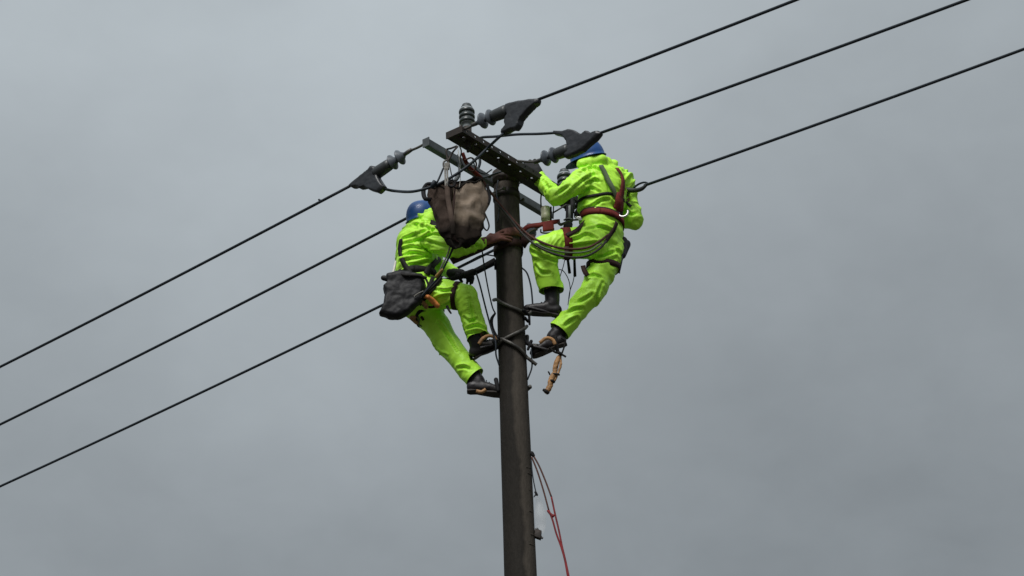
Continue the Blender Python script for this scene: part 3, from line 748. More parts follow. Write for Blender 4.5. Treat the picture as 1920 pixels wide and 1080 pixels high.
def hoodR(bm):
    capsule(bm, P(1132, 326, .04), .085, P(1166, 342, .17), .078, 16); capsule(bm, P(1166, 342, .17), .078, P(1176, 362, .22), .070, 16); capsule(bm, P(1183, 398, .22), .070, P(1188, 414, .22), .066, 14)
    c = J['neck']; n = 12
    for k in range(n):          # collar roll and the hood bunched behind the neck
        a0, a1 = 2 * math.pi * k / n, 2 * math.pi * (k + 1) / n
        q = lambda a: c + FR * math.cos(a) * .085 + LR * math.sin(a) * .105 + Z * (.015 + .02 * math.cos(a))
        capsule(bm, q(a0), .030, q(a1), .030, 10)
    capsule(bm, P(1122, 303, -.04), .042, P(1148, 309, .08), .034, 12)
    capsule(bm, P(1092, 308, -.08), .034, P(1128, 300, -.06), .038, 12)
def cuff_dir(a, b): return (b - a).normalized()
foldsR = [(J['neck'] + Z * .02, J['neck'] + Z * .06, Z, .003, .06, .1), (J['waist'], J['chest'], (LR * .5 + Z * .8), .0095, .070, .22),
          (J['chest'], P(1122, 315, .03), (LR * .8 + Z * .5), .007, .08, .24),
          (lsh, lel, cuff_dir(lsh, lel) + Z * .2, .006, .06, .14), (lel, lwr, cuff_dir(lel, lwr), .006, .055, .12),
          (rsh, rel, cuff_dir(rsh, rel), .0075, .065, .14), (rel, rwr, cuff_dir(rel, rwr), .007, .055, .14),
          (J['pelvis'], J['waist'], Z + LR * .3, .006, .07, .2),
          (lhip, lkn, cuff_dir(lhip, lkn) + Z * .9, .0055, .070, .22), (lkn, lan, cuff_dir(lkn, lan) + LR * 1.3, .0032, .085, .24),
          (rhip, rkn, Z + LR * .35, .006, .068, .19), (rkn, ran, cuff_dir(rkn, ran) + LR * 1.1, .0034, .085, .24)]
PR, suitR, bvhR, _ = build_person('person in neon green rain suit and maroon harness standing right of the pole', J, FR, spineR, armsR, legsR, hoodR, foldsR, 1.7,
    [(P(1034, 546, -.03), Vector((.02, .1, -1))), (P(1046, 620, .02), Vector((-.60, 0, -.70)))],
    [(.016, .011, q) for q in ([(1113, 328), (1099, 335), (1083, 347), (1056, 370)], [(1068, 349), (1056, 356), (1043, 366)], [(1018, 338), (1026, 350), (1022, 362)],
      [(1118, 314), (1132, 326), (1139, 345), (1144, 362)], [(1080, 374), (1093, 358), (1108, 353), (1125, 361)], [(1085, 394), (1108, 388), (1128, 376), (1142, 374)],
      [(1092, 322), (1106, 315), (1126, 318)], [(1098, 345), (1112, 338), (1122, 340)], [(1168, 350), (1176, 362), (1180, 378)], [(1172, 395), (1184, 402), (1196, 398)],
      [(1064, 452), (1084, 447), (1100, 440), (1120, 448)], [(1066, 462), (1094, 459), (1122, 455)], [(1096, 476), (1128, 479), (1160, 470)], [(1094, 487), (1128, 491), (1155, 483)],
      [(996, 470), (1012, 479), (1034, 487), (1046, 490)], [(1000, 461), (1020, 464), (1046, 479)], [(1004, 498), (1014, 510), (1030, 512)], [(1130, 530), (1121, 550), (1118, 572)],
      [(1060, 610), (1070, 602), (1082, 596)], [(1066, 586), (1078, 580), (1092, 578)], [(1086, 566), (1098, 560), (1110, 552)], [(1100, 430), (1126, 426), (1150, 434)], [(1104, 520), (1112, 516), (1126, 520)])])
head_body(PR, J['head'], J['neck'], J['chest'], J['pelvis'], FR + Vector((-.2, 0, 0)), Vector((-.12, .05, 1)),
          [[(lsh, .05), (lel, .04), (lwr, .028)], [(rsh, .05), (rel, .04), (rwr, .028)], [(lhip, .08), (lkn, .055), (lan, .04)], [(rhip, .08), (rkn, .055), (ran, .04)]], 1)
helmet(PR, P(1102, 297, .0), Vector((-.20, -.30, 1)), FR + Vector((-.2, 0, 0)), .95)
boot(PR, P(1036, 570, -.02), Vector((-.95, .1, .20)), Z)
boot(PR, P(1038, 631, .02), Vector((-.90, .12, -.30)), (rkn - ran))
g = hand_mesh(P(1009, 329, .03), P(997, 311, .05) - P(1009, 329, .03), Vector((-.1, -.9, .3)), Vector((-.8, .1, -.3)), .6, .3, size=1.45)
link('glove', g, M['glove'], PR)
bm = bmesh.new(); capsule(bm, P(1013, 336, .03), .040, P(1006, 323, .04), .046, 14); link('glove_cuff', fuse(bm, .007, 2), M['glove'], PR)
g = hand_mesh(rwr, P(1074, 382, .26) - rwr, Vector((.2, -.6, .7)), Vector((0, -.3, -1)), .8, size=1.08)
link('glove', g, M['glove'], PR)
# harness
hn = link('harness', strap_ring(bvhR, P(1126, 417, .04), Z + Vector((.06, .05, 0)), .30, .046), M['maroon'], PR, label='maroon full body harness')
link('waist_pad', strap_ring(bvhR, P(1126, 416, .04), Z + Vector((.06, .05, 0)), .30, .062, .005, .001), M['brownweb'], hn)
link('shoulder_strap', strap_on(bvhR, [(1155, 318), (1164, 330), (1166, 345), (1163, 362), (1159, 378), (1157, 392)], [.035, .045, .05, .07, .075], off=.007), M['maroon'], hn)
link('shoulder_strap', strap_on(bvhR, [(1126, 312), (1134, 322), (1141, 338), (1147, 352), (1152, 366), (1156, 378)], .034, off=.006), M['greyweb'], hn)
link('back_pad', strap_on(bvhR, [(1156, 366), (1158, 378), (1159, 397)], [.06, .085, .06], .008, .013), M['maroon'], hn)
link('chest_strap', strap_on(bvhR, [(1082, 388), (1086, 378), (1100, 370), (1125, 366), (1142, 363), (1152, 367)], .022), M['blackweb'], hn)
link('chest_strap', strap_on(bvhR, [(1165, 373), (1173, 380), (1182, 388)], .022), M['blackweb'], hn)
link('back_strap', strap_on(bvhR, [(1158, 390), (1161, 402), (1160, 414)], .06, off=.006), M['brownweb'], hn)
link('thigh_strap', strap_ring(bvhR, P(1061, 456, -.09), P(1040, 457, -.10) - P(1080, 455, -.08), .2, .058), M['maroon'], hn)
link('thigh_strap', strap_ring(bvhR, P(1126, 500, .03), Z + Vector((.08, -.1, 0)), .19, .045), M['brownweb'], hn)
link('thigh_strap', strap_on(bvhR, [(1062, 443), (1074, 438), (1086, 430), (1096, 416)], .032), M['brownweb'], hn)
link('thigh_strap', strap_on(bvhR, [(1093, 500), (1097, 507), (1100, 514)], .035), M['brownweb'], hn)
link('hip_strap', strap_on(bvhR, [(1154, 418), (1150, 430), (1140, 444), (1134, 452)], .032), M['brownweb'], hn)
link('loose_end', ribbon(spline([P(1062, 462, -.235), P(1063, 474, -.24), P(1064, 488, -.22)], 5), [Vector((0, -1, 0))] * 11, .034, .004), M['brownweb'], hn)
link('loose_end', ribbon(spline([P(1093, 498, -.10), P(1096, 508, -.115), P(1102, 517, -.115)], 5), [Vector((0, -1, 0))] * 11, .034, .004), M['brownweb'], hn)
# D ring on the back
c = P(1159, 398, 0); h = bvhR.ray_cast(CAM, (c - CAM).normalized()); c = h[0] + h[1] * .045; u = Vector((.9, -.1, .1)).normalized(); v = Vector((0, -.3, -1)).normalized()
link('ring', tube([c - u * .032 + v * -.012, c - u * .033 + v * .01, c - u * .020 + v * .033, c + v * .040, c + u * .020 + v * .033, c + u * .033 + v * .01, c + u * .032 + v * -.012], .0082, 8, 5), M['pale_metal'], hn)
link('buckle', box(P(1090, 411, 0) * 0 + (bvhR.ray_cast(CAM, (P(1089, 411) - CAM).normalized())[0] or P(1089, 411)) + Vector((-.004, -.012, 0)), Vector((.034, 0, -.003)), Vector((0, .004, 0)), Vector((0, 0, .017)), bev=.003), M['pale_metal'], hn)
# black pouch on the far hip with its loose strap
pch = link('hip_pouch', fuse((lambda b: (capsule(b, P(1168, 452, .10), .035, P(1166, 478, .06), .028, 12), capsule(b, P(1174, 458, .14), .035, P(1168, 480, .1), .022, 12), b)[2])(bmesh.new()), .007, 3), M['pouch'], None, 'small black pouch on the right hip of the right worker', 'pouch')
link('loose_strap', tube([P(1168, 474, .04), P(1166, 490, .03), P(1162, 508, .03), P(1161, 512, .03)], [.004, .005, .005, .008], 6, 6), M['cable'], pch)

# ---- left worker: turned to the pole, back to the left
FL = Vector((.90, .43, 0)).normalized(); LL = Vector((FL.y, -FL.x, 0))      # LL points to his right hand = nearer the camera
K = dict(base=P(840, 740, .0), pelvis=P(782, 548, .0), waist=P(777, 510, .0), chest=P(785, 455, .0), neck=P(796, 418, .0), head=P(798, 418, .0))
rshL, relL, rwrL = P(806, 444, -.15), P(853, 469, -.24), P(902, 455, -.16)
lshL, lelL, lwrL = P(798, 446, .16), P(815, 497, .26), P(857, 513, .08)
rh, rk, ra = P(788, 550, -.08), P(874, 556, -.14), P(897, 630, -.05)
lh, lk, la = P(790, 572, .08), P(836, 640, .08), P(889, 703, .04)
spineL = [(P(784, 566, .0), .15, .12), (K['pelvis'], .165, .135), (K['waist'], .150, .125), (P(780, 480, .0), .165, .135), (K['chest'], .178, .138), (P(791, 437, .0), .155, .115), (P(796, 424, .0), .10, .085)]
armsL = [[(P(796, 442, -.08), .088), (rshL, .084), (P(830, 460, -.20), .074), (relL, .066), (P(880, 462, -.20), .052), (rwrL, .044)],
         [(lshL, .075), (lelL, .062), (P(840, 506, .16), .050), (P(850, 510, .11), .043)]]
legsL = [[(rh, .125), (P(835, 552, -.11), .110), (rk, .086), (P(884, 592, -.10), .080), (P(899, 640, -.05), .083)],
         [(lh, .125), (P(815, 605, .08), .100), (lk, .088), (P(864, 676, .05), .080), (P(888, 704, .04), .079), (P(898, 717, .03), .079)]]
def hoodL(bm):
    c = P(798, 414, .0); n = 12
    for k in range(n):
        a0, a1 = 2 * math.pi * k / n, 2 * math.pi * (k + 1) / n
        q = lambda a: c + FL * math.cos(a) * .075 + LL * math.sin(a) * .085 + Z * (.015 + .035 * math.cos(a))
        capsule(bm, q(a0), .030, q(a1), .030, 10)
    capsule(bm, P(780, 416, -.03), .040, P(794, 402, -.07), .030, 12)
    capsule(bm, P(800, 416, -.10), .034, P(807, 405, -.09), .028, 12)
    capsule(bm, K['neck'] - Z * .03, .075, K['neck'] + Z * .04, .070, 16)
foldsL = [(K['neck'] + Z * .02, K['neck'] + Z * .06, Z, .003, .05, .1), (K['waist'], K['chest'], Z + FL * .35, .010, .048, .26), (K['chest'], K['neck'] - Z * .03, Z * .6 + FL * .7, .0085, .055, .2),
          (rshL, relL, Z + FL * .3, .009, .055, .2), (relL, rwrL, cuff_dir(relL, rwrL), .007, .05, .12),
          (lshL, lelL, cuff_dir(lshL, lelL), .006, .05, .12),
          (K['pelvis'], K['waist'], Z, .007, .05, .2),
          (rh, rk, cuff_dir(rh, rk) * .6 + Z, .0045, .075, .2), (rk, ra, cuff_dir(rk, ra) + FL * .9, .0045, .07, .18),
          (lh, lk, cuff_dir(lh, lk) + FL * .6, .0038, .08, .22), (lk, la, cuff_dir(lk, la) * .5 + FL * .9, .003, .085, .3)]
PL, suitL, bvhL, _ = build_person('person in neon green rain suit leaning back left of the pole, one hand on it', K, FL, spineL, armsL, legsL, hoodL, foldsL, 4.4,
    [(P(898, 634, -.05), Vector((.30, 0, -1)), .11, .13), (P(891, 707, .04), Vector((.62, 0, -.72)))],
    [(.017, .010, q) for q in ([(752, 449), (775, 441), (802, 432)], [(750, 459), (774, 453), (795, 446), (814, 432)], [(748, 469), (770, 463), (792, 466)], [(750, 479), (775, 475), (800, 479)],
      [(752, 489), (775, 485), (806, 481)], [(758, 498), (785, 494), (806, 489)], [(790, 460), (806, 470), (832, 473)], [(795, 451), (815, 456), (836, 463)], [(788, 412), (799, 425), (812, 434)],
      [(774, 421), (786, 423), (798, 428)], [(804, 441), (816, 439), (828, 441)], [(808, 540), (835, 546), (856, 540)], [(814, 562), (828, 556), (842, 553)], [(820, 577), (836, 571), (848, 565)],
      [(880, 560), (886, 590), (890, 606)], [(876, 616), (894, 611), (911, 617)], [(874, 626), (895, 622), (908, 626)], [(870, 596), (880, 602), (894, 598)], [(822, 604), (840, 630), (858, 658)],
      [(814, 648), (826, 662), (838, 668)], [(858, 690), (870, 688), (880, 692)], [(885, 452), (892, 460), (900, 462)], [(862, 462), (872, 458), (884, 462)])])
head_body(PL, K['head'], K['neck'], K['chest'], K['pelvis'], FL, Vector((-.25, -.1, 1)),
          [[(rshL, .05), (relL, .04), (rwrL, .028)], [(lshL, .05), (lelL, .04), (lwrL, .028)], [(rh, .08), (rk, .055), (ra, .04)], [(lh, .08), (lk, .055), (la, .04)]], 2)
helmet(PL, P(795, 410, .01), Vector((-.22, -.28, 1)), FL, .93)
boot(PL, P(893, 645, -.04), Vector((.85, .05, .42)), rk - ra)
boot(PL, P(897, 716, .03), Vector((.93, -.03, -.16)), lk - la)
g = hand_mesh(P(913, 452, -.16), P(950, 438, -.135) - P(913, 452, -.16), Vector((-.2, -1, .35)), Vector((.1, .1, 1)), .16, .55, 1.15)
link('glove', g, M['brown_glove'], PL, label='brown glove spread on the pole')
bm = bmesh.new(); capsule(bm, P(900, 456, -.16), .037, P(918, 450, -.16), .031, 14); link('glove_cuff', fuse(bm, .007, 2), M['brown_glove'], PL)
g = hand_mesh(lwrL, P(885, 512, .0) - lwrL, Vector((-.1, -.5, 1)), Vector((0, -1, 0)), .7, size=1.1)
link('glove', g, M['glove'], PL)
bm = bmesh.new(); capsule(bm, P(846, 512, .10), .037, P(864, 514, .05), .038, 14); link('glove_cuff', fuse(bm, .007, 2), M['glove'], PL)
hn = link('harness', strap_ring(bvhL, P(780, 520, .0), Z + Vector((.03, -.10, 0)), .28, .05), M['blackweb'], PL, label='black full body harness')
link('shoulder_strap', strap_on(bvhL, [(754, 450), (751, 466), (753, 482), (760, 498), (771, 514)], .036), M['blackweb'], hn)
link('collar_strap', strap_on(bvhL, [(806, 419), (814, 422), (823, 427)], .05), M['blackweb'], hn)
link('side_strap', strap_on(bvhL, [(822, 484), (812, 494), (803, 506), (798, 516)], .05), M['blackweb'], hn)
link('thigh_strap', strap_ring(bvhL, P(857, 554, -.125), P(874, 556, -.14) - P(835, 552, -.11), .16, .034), M['brownweb'], hn)
link('thigh_strap', strap_ring(bvhL, P(805, 592, .08), P(836, 640, .08) - P(790, 568, .08), .19, .04), M['blackweb'], hn)
link('hip_strap', strap_on(bvhL, [(812, 522), (806, 535), (800, 550), (792, 562)], .028), M['blackweb'], hn)
link('hip_strap', strap_on(bvhL, [(832, 522), (815, 540), (800, 556), (788, 570)], .02), M['blackweb'], hn)
link('buckle', tube([P(838, 574, -.22), P(842, 582, -.23), P(846, 588, -.23)], [.010, .008, .006], 6), M['blackweb'], hn)
# orange leather lanyard clips bunched on his hip
oc = empty('lanyard_clip', P(805, 565, -.24), 'orange leather clip bunched on the hip of the left worker', 'clip', 'orange clips on the hip')
def on_suit(bvh, px, py, off):
    h = bvh.ray_cast(CAM, ray(px, py).normalized()); q = h[0] if h[0] else P(px, py, -.2); return q + (CAM - q).normalized() * off
for i, (a, b, r) in enumerate((((793, 554), (813, 567), .017), ((803, 557), (820, 573), .018), ((790, 566), (799, 575), .016))):
    A_, B_ = on_suit(bvhL, *a, .05), on_suit(bvhL, *b, .05)
    bm = bmesh.new(); capsule(bm, A_, r, A_.lerp(B_, .5) + Vector((0, -.01, .008)), r * .8, 10); capsule(bm, A_.lerp(B_, .5) + Vector((0, -.01, .008)), r * .8, B_, r * 1.1, 10)
    link('strap_fold', fuse(bm, .004, 2), M['orange'] if i != 2 else M['tan'], oc)
link('buckle', tube([on_suit(bvhL, 792, 572, .02), on_suit(bvhL, 806, 576, .025), on_suit(bvhL, 818, 574, .02)], .009, 6), M['brownweb'], oc)
oc = empty('lanyard_clip', P(778, 600, -.2), 'tan leather clip with pale ring under the black pouch', 'clip', 'orange clips on the hip')
A_, B_ = on_suit(bvhL, 771, 596, .03), on_suit(bvhL, 781, 604, .03)
bm = bmesh.new(); capsule(bm, A_, .015, B_, .018, 10); capsule(bm, A_, .012, on_suit(bvhL, 780, 594, .014), .012, 10)
link('strap_fold', fuse(bm, .004, 2), M['tan'], oc)
link('ring', tube([on_suit(bvhL, 783, 592, .012), on_suit(bvhL, 786, 600, .014), on_suit(bvhL, 785, 608, .012), on_suit(bvhL, 790, 612, .012)], .005, 6, 5), M['greyweb'], oc)
link('buckle', tube([on_suit(bvhL, 790, 594, .012), on_suit(bvhL, 794, 600, .014)], .010, 6, 5), M['brownweb'], oc)

# ---- black shoulder pouch on his back
def shell_prism(outline, d0, thick, voxel, sm, bulge=.05, seed=0, lumps=.006, ls=.06):
    """a soft bag: outline pixels at depth d0, rounded to its real thickness"""
    pts = [P(a, b, d0) for a, b in outline]; cen = sum(pts, Vector()) / len(pts); bm = bmesh.new(); lay = []; k = len(pts)
    for h, s in ((-1, .86), (-.75, .96), (-.35, 1), (.35, 1), (.75, .96), (1, .86)):
        lay.append([bm.verts.new(cen + (p - cen) * s + Vector((0, h * thick, 0))) for p in pts])
    for l0, l1 in zip(lay, lay[1:]):
        for i in range(k): bm.faces.new((l0[i], l0[(i + 1) % k], l1[(i + 1) % k], l1[i]))
    for q in (lay[0], lay[-1]): bm.faces.new(q)
    bmesh.ops.triangulate(bm, faces=[f for f in bm.faces if len(f.verts) > 4]); me = fuse(bm, voxel, sm); lump(me, lumps, ls, seed); return me
me = shell_prism([(724, 516), (745, 509), (772, 512), (792, 516), (799, 530), (797, 548), (790, 566), (776, 580), (764, 591), (745, 598), (727, 596), (711, 590), (720, 574), (722, 550), (718, 538), (726, 529)], -.23, .050, .006, 2, seed=2, lumps=.012, ls=.075)
pouch = link('tool_pouch', me, M['pouch'], None, 'large black fabric tool pouch slung on the back of the left worker', 'pouch')
bm = bmesh.new(); capsule(bm, P(719, 521, -.22), .020, P(732, 524, -.22), .022, 12); capsule(bm, P(732, 524, -.22), .022, P(745, 520, -.24), .018, 12)
link('rolled_flap', fuse(bm, .006, 2), M['pouch'], pouch)
link('carry_strap', tube([P(748, 512, -.25), P(760, 516, -.29), P(785, 517, -.29), P(800, 522, -.28)], .011, 8, 5), M['blackweb'], pouch)
link('carry_strap', tube([P(790, 560, -.29), P(800, 548, -.30), P(815, 535, -.32), P(828, 520, -.33)], .010, 8, 5), M['blackweb'], pouch)
link('carry_strap', tube([P(797, 520, -.28), P(803, 535, -.28), P(796, 548, -.28), P(790, 560, -.29)], .008, 8, 5), M['blackweb'], pouch)
link('loop', tube([P(776, 556, -.29), P(785, 550, -.30), P(794, 546, -.30)], .005, 6, 5), M['rope_grey'], pouch)
link('marking_stick', tube([P(737, 512, -.20), P(740, 500, -.17), P(742, 490, -.15)], [.008, .009, .007], 8, 5), M['white'], None, 'pale tool handle standing up out of the black pouch', 'tool')

# ------------------------------------------------------------------ positioning belts
# maroon belt of the right worker: round the pole and back to his waist
zb0, zb1 = z_at(950, 436), z_at(950, 452)
bel = empty('positioning_belt', P(975, 440, -.1), 'maroon webbing belt wrapped round the pole and hooked to the right worker', 'belt', 'safety belts round the pole')
for i, (z0, wd, off, m_) in enumerate(((zb0 + .012, .062, .006, 'maroon'), (zb1 - .01, .055, .010, 'brownweb'))):
    pts, nr = [], []
    for k in range(41):
        a = 360 * k / 40; pts.append(pole_pt(z0 + .02 * math.sin(R(a - 20)), a, off)); nr.append(Vector((math.sin(R(a)), -math.cos(R(a)), 0)))
    link('pole_wrap', ribbon(pts, nr, wd, .008), M['brown_glove'] if i == 0 else M[m_], bel)
q = spline([pole_pt(z_at(972, 427), 75, .012), P(990, 425, -.06), P(1015, 421, -.06), P(1040, 416, -.06), P(1050, 415, -.06)], 5)
link('strap', ribbon(q, [Vector((0, -1, .1))] * len(q), .034, .008), M['maroon'], bel)
q = spline([pole_pt(z_at(972, 448), 75, .014), P(988, 448, -.07), P(1003, 444, -.07)], 5)
link('strap', ribbon(q, [Vector((0, -1, .1))] * len(q), [.085, .07, .035], .012), M['brownweb'], bel)
link('grip', box(P(1028, 426, -.07), Vector((.040, 0, .004)), Vector((0, .012, 0)), Vector((.0, 0, .030)), bev=.008), M['maroon'], bel)
link('bail', tube([P(1014, 430, -.075), P(1015, 436, -.075), P(1028, 437, -.075), P(1037, 434, -.075), P(1038, 428, -.07)], .006, 6, 4), M['steel_dark'], bel)
link('hook', tube([P(1046, 417, -.06), P(1052, 421, -.06), P(1060, 417, -.06), P(1072, 413, -.06), P(1084, 412, -.08)], [.010, .012, .007, .007, .007], 8, 5), M['iron'], bel)
link('hook', tube([P(990, 438, -.08), P(996, 433, -.085), P(1003, 430, -.085), P(1008, 431, -.08)], .006, 6, 5), M['steel_dark'], bel)
link('bead', lathe(P(977, 437, -.12), Vector((.2, -1, 0)), [(-.012, .006), (-.006, .013), (.006, .013), (.012, .006)], 12), M['rope_grey'], bel)
# black belt of the left worker
bel = empty('positioning_belt', P(880, 490, -.1), 'black webbing belt running from the left worker\'s waist round the pole', 'belt', 'safety belts round the pole')
q = spline([P(847, 490, -.24), P(872, 479, -.21), P(900, 467, -.17), P(925, 455, -.12), pole_pt(z_at(934, 451), -45, .014)], 5)
link('strap', ribbon(q, [Vector((0, -1, -.15))] * len(q), .046, .014), M['brownweb'], bel)
q = spline([P(930, 489, .02), P(915, 497, .01), P(898, 506, .0), P(880, 514, -.0), P(860, 519, -.03), P(835, 526, -.08), P(815, 524, -.12)], 5)
link('strap', ribbon(q, [Vector((0, -1, -.15))] * len(q), [.05, .045, .045, .03, .028], .014), M['blackweb'], bel)
link('grip', (lambda b: (capsule(b, P(872, 516, -.03), .026, P(887, 510, -.02), .024, 10), b)[1])(bmesh.new()), M['blackweb'], bel)
pts, nr = [], []
for k in range(27):
    a = 250 - 250 + (-75 - 210 * k / 26); z_ = z_at(930, 489) + (z_at(930, 452) - z_at(930, 489)) * k / 26
    pts.append(pole_pt(z_, a, .008)); nr.append(Vector((math.sin(R(a)), -math.cos(R(a)), 0)))
link('pole_wrap', ribbon(pts, nr, .05, .007), M['blackweb'], bel)

# ------------------------------------------------------------------ climbing irons
CG = 'climbing irons gripping the pole'
def iron(base, arc, pad0, pad1, label, strap=None, strap_mat='tan', r=.010, blocks=(), padw=.028):
    t = empty('climbing_iron', base, label, 'climbing iron', CG)
    link('hook_arm', tube(arc, r * 1.25, 10, 6), M['iron'], t)
    d = (pad1 - pad0).normalized(); s = d.cross(Z).normalized(); n = s.cross(d)
    link('foot_plate', box((pad0 + pad1) / 2, d * ((pad1 - pad0).length / 2), s * padw, n * .008, bev=.004), M['boot'], t)
    for b_, r_ in blocks: link('grip_block', (lambda q: (capsule(q, b_[0], r_, b_[1], r_ * .8, 10), q)[1])(bmesh.new()), M['black'], t)
    if strap: link('foot_strap', ribbon(spline(strap, 5), [(CAM - p).normalized() for p in spline(strap, 5)], .024, .005), M[strap_mat], t)
    return t
za, zb_ = z_at(928, 553), z_at(985, 588)
def wrap(a0, z0, a1, z1, n=8, off=.014, dip=0): return [pole_pt(z0 + (z1 - z0) * k / (n - 1) - dip * math.sin(math.pi * k / (n - 1)), a0 + (a1 - a0) * k / (n - 1), off) for k in range(n)]
iron(P(1015, 585, -.02), [pole_pt(z_at(924, 549), -95, .022)] + wrap(-60, z_at(931, 556), 60, z_at(980, 583), dip=.028) + [P(993, 588, -.04), P(998, 582, -.03), P(1008, 580, -.03)],
     P(990, 578, -.03), P(1030, 588, -.02), 'climbing iron under the raised boot of the right worker, bar slanting across the pole', None,
     blocks=(((P(982, 582, -.11), P(990, 590, -.08)), .013), ((P(992, 590, -.04), P(993, 608, -.04)), .010)))
iron(P(905, 645, -.04), wrap(80, z_at(984, 602), -70, z_at(934, 641), dip=.030) + [P(925, 646, -.06), P(912, 645, -.07), P(898, 643, -.08)],
     P(900, 655, -.05), P(928, 648, -.05), 'climbing iron of the left worker, bar rising rightwards across the pole', [P(898, 645, -.13), P(905, 635, -.13), P(915, 630, -.12), P(925, 631, -.11), P(930, 638, -.1)], 'tan',
     blocks=(((P(984, 596, -.05), P(990, 603, -.03)), .012), ((P(926, 640, -.10), P(931, 650, -.08)), .014)))
iron(P(1015, 648, .02), [P(1008, 648, .0), P(990, 645, .03)] + wrap(100, z_at(985, 640, .1), 275, z_at(935, 632), 8) + wrap(-40, z_at(943, 634), 60, z_at(985, 664), 6) + [P(993, 674, -.05), P(1006, 684, -.03)],
     P(996, 650, .0), P(1026, 658, .0), 'climbing iron under the lower boot of the right worker with a free curved bar end', [P(1012, 643, -.09), P(1024, 634, -.09), P(1036, 637, -.085), P(1041, 646, -.08)], 'tan',
     blocks=(((P(984, 640, -.02), P(996, 648, -.03)), .018), ((P(996, 640, -.03), P(990, 655, -.03)), .012)))
iron(P(915, 730, .02), wrap(-85, z_at(936, 712), -265, z_at(985, 712), 9) + [pole_pt(z_at(985, 712) - .02, 82, .016)],
     P(916, 738, .03), P(934, 736, .02), 'climbing iron under the lower boot of the left worker, gripping behind the pole', [P(893, 733, -.06), P(903, 735, -.07), P(911, 730, -.07)], 'tan',
     blocks=(((P(930, 712, -.02), P(934, 732, -.04)), .016),))

# ------------------------------------------------------------------ tan leather strap bundle hanging under the boot
t = empty('hanging_tool_strap', P(1042, 655, .0), 'tan leather strap bundle with black buckles dangling below the right worker\'s boot', 'strap')
for q, rr0 in (([(1049, 667), (1043, 682), (1040, 700)], [.014, .020, .016]), ([(1052, 668), (1051, 686), (1045, 703)], [.006, .010, .008]), ([(1041, 699), (1034, 712), (1031, 726)], [.018, .023, .019]),
               ([(1046, 702), (1040, 712), (1034, 722)], [.008, .010, .007]), ([(1032, 722), (1028, 730), (1023, 737)], [.018, .021, .017])):
    me = fuse(tube([P(x, y, -.025) for x, y in q], rr0, 10, 5), .004, 1); lump(me, .005, .022, len(q) + q[0][0]); link('leather_strip', me, M['tan'], t)
for a, b, r in (((1044, 660), (1054, 666), .012), ((1037, 701), (1049, 703), .009), ((1031, 713), (1040, 717), .010), ((1019, 731), (1029, 738), .013), ((1028, 697), (1031, 703), .006)):
    link('buckle', tube([P(*a, -.035), P((a[0] + b[0]) / 2, (a[1] + b[1]) / 2 - 1, -.045), P(*b, -.035)], [r * .8, r, r * .8], 8, 4), M['sole'] if r == .009 else M['blackweb'], t)
link('tie', tube([P(1030, 652, -.03), P(1040, 660, -.035), P(1052, 664, -.03), P(1061, 669, -.03)], .0075, 8, 5), M['blackweb'], t)
link('tie', tube([P(1041, 630, -.055), P(1043, 645, -.05), P(1046, 662, -.03)], .013, 8, 5), M['blackweb'], t)
link('tie', tube([P(1052, 634, -.05), P(1060, 638, -.05), P(1058, 650, -.04), P(1053, 664, -.03)], .006, 8, 5), M['blackweb'], t)

# ------------------------------------------------------------------ canvas bag and its hoisting gear
bagd = -.50
bag = empty('canvas_tool_bag', P(858, 466, bagd), 'beige and brown canvas tool bag hanging from the grey crossarm left of the pole', 'bag')
levels = [  # left px, left py, right px, right py, ridge px, ridge py
    (803, 351, 908, 337, 853, 352), (803, 362, 915, 350, 853, 362), (806, 376, 917, 366, 852, 378), (810, 392, 914, 384, 851, 394), (816, 410, 907, 404, 850, 412),
    (823, 428, 904, 424, 850, 430), (829, 444, 900, 442, 849, 447), (840, 456, 886, 456, 852, 459), (850, 464, 872, 464, 857, 465)]
def bag_ring(lv, k, nseg):
    lx, ly, rx, ry, mx, my = lv; a = Vector((lx, ly)); b = Vector((rx, ry)); m_ = Vector((mx, my)); t = k / nseg
    # t 0..0.5 along the front (left -> ridge -> right), 0.5..1 round the back
    if t <= .5:
        u = t * 2; e = u * 2 if u < .5 else (u - .5) * 2
        p = a.lerp(m_, e) if u < .5 else m_.lerp(b, e)
        dep = -(1 - abs(u - (.43)) / .57) * .085 - .035 * math.sin(math.pi * e)
        return P(p.x, p.y, bagd + dep)
    u = (t - .5) * 2; p = b.lerp(a, u); return P(p.x, p.y, bagd + .12 * math.sin(math.pi * u) ** .6)
nseg = 56; dense = []
for i in range(len(levels) - 1):
    for k in range(6): dense.append(tuple(x + (y - x) * k / 6 for x, y in zip(levels[i], levels[i + 1])))
dense.append(levels[-1])
pts = np.array([[bag_ring(lv, k, nseg) for k in range(nseg)] for lv in dense]); shp = pts.shape; flat = pts.reshape(-1, 3)
nrm = flat - np.array(P(860, 400, bagd + .02)); nrm /= np.linalg.norm(nrm, axis=1)[:, None]
fold = (1 - np.abs(perlin(flat / np.array([.09, .09, .13]) + 3.3)) * 4.5).clip(-.9, 1) * .019 + perlin(flat / .045 + 8.1) * .008
flat = (flat + nrm * fold[:, None]); pts = flat.reshape(shp)
def bag_part(sel, name, m_, cap=False, inner=False):
    bm = bmesh.new(); vv = {}
    def V_(i, k):
        k %= nseg
        if (i, k) not in vv: vv[i, k] = bm.verts.new(pts[i, k])
        return vv[i, k]
    for i in range(len(dense) - 1):
        for k in range(nseg):
            if sel(i, k): bm.faces.new((V_(i, k), V_(i, k + 1), V_(i + 1, k + 1), V_(i + 1, k)))
    if cap: bm.faces.new([V_(len(dense) - 1, k) for k in range(nseg)])
    bmesh.ops.solidify(bm, geom=bm.faces[:], thickness=.004)
    bmesh.ops.recalc_face_normals(bm, faces=bm.faces); return link(name, bm, m_, bag)
def is_base(i, k):
    return i > 36
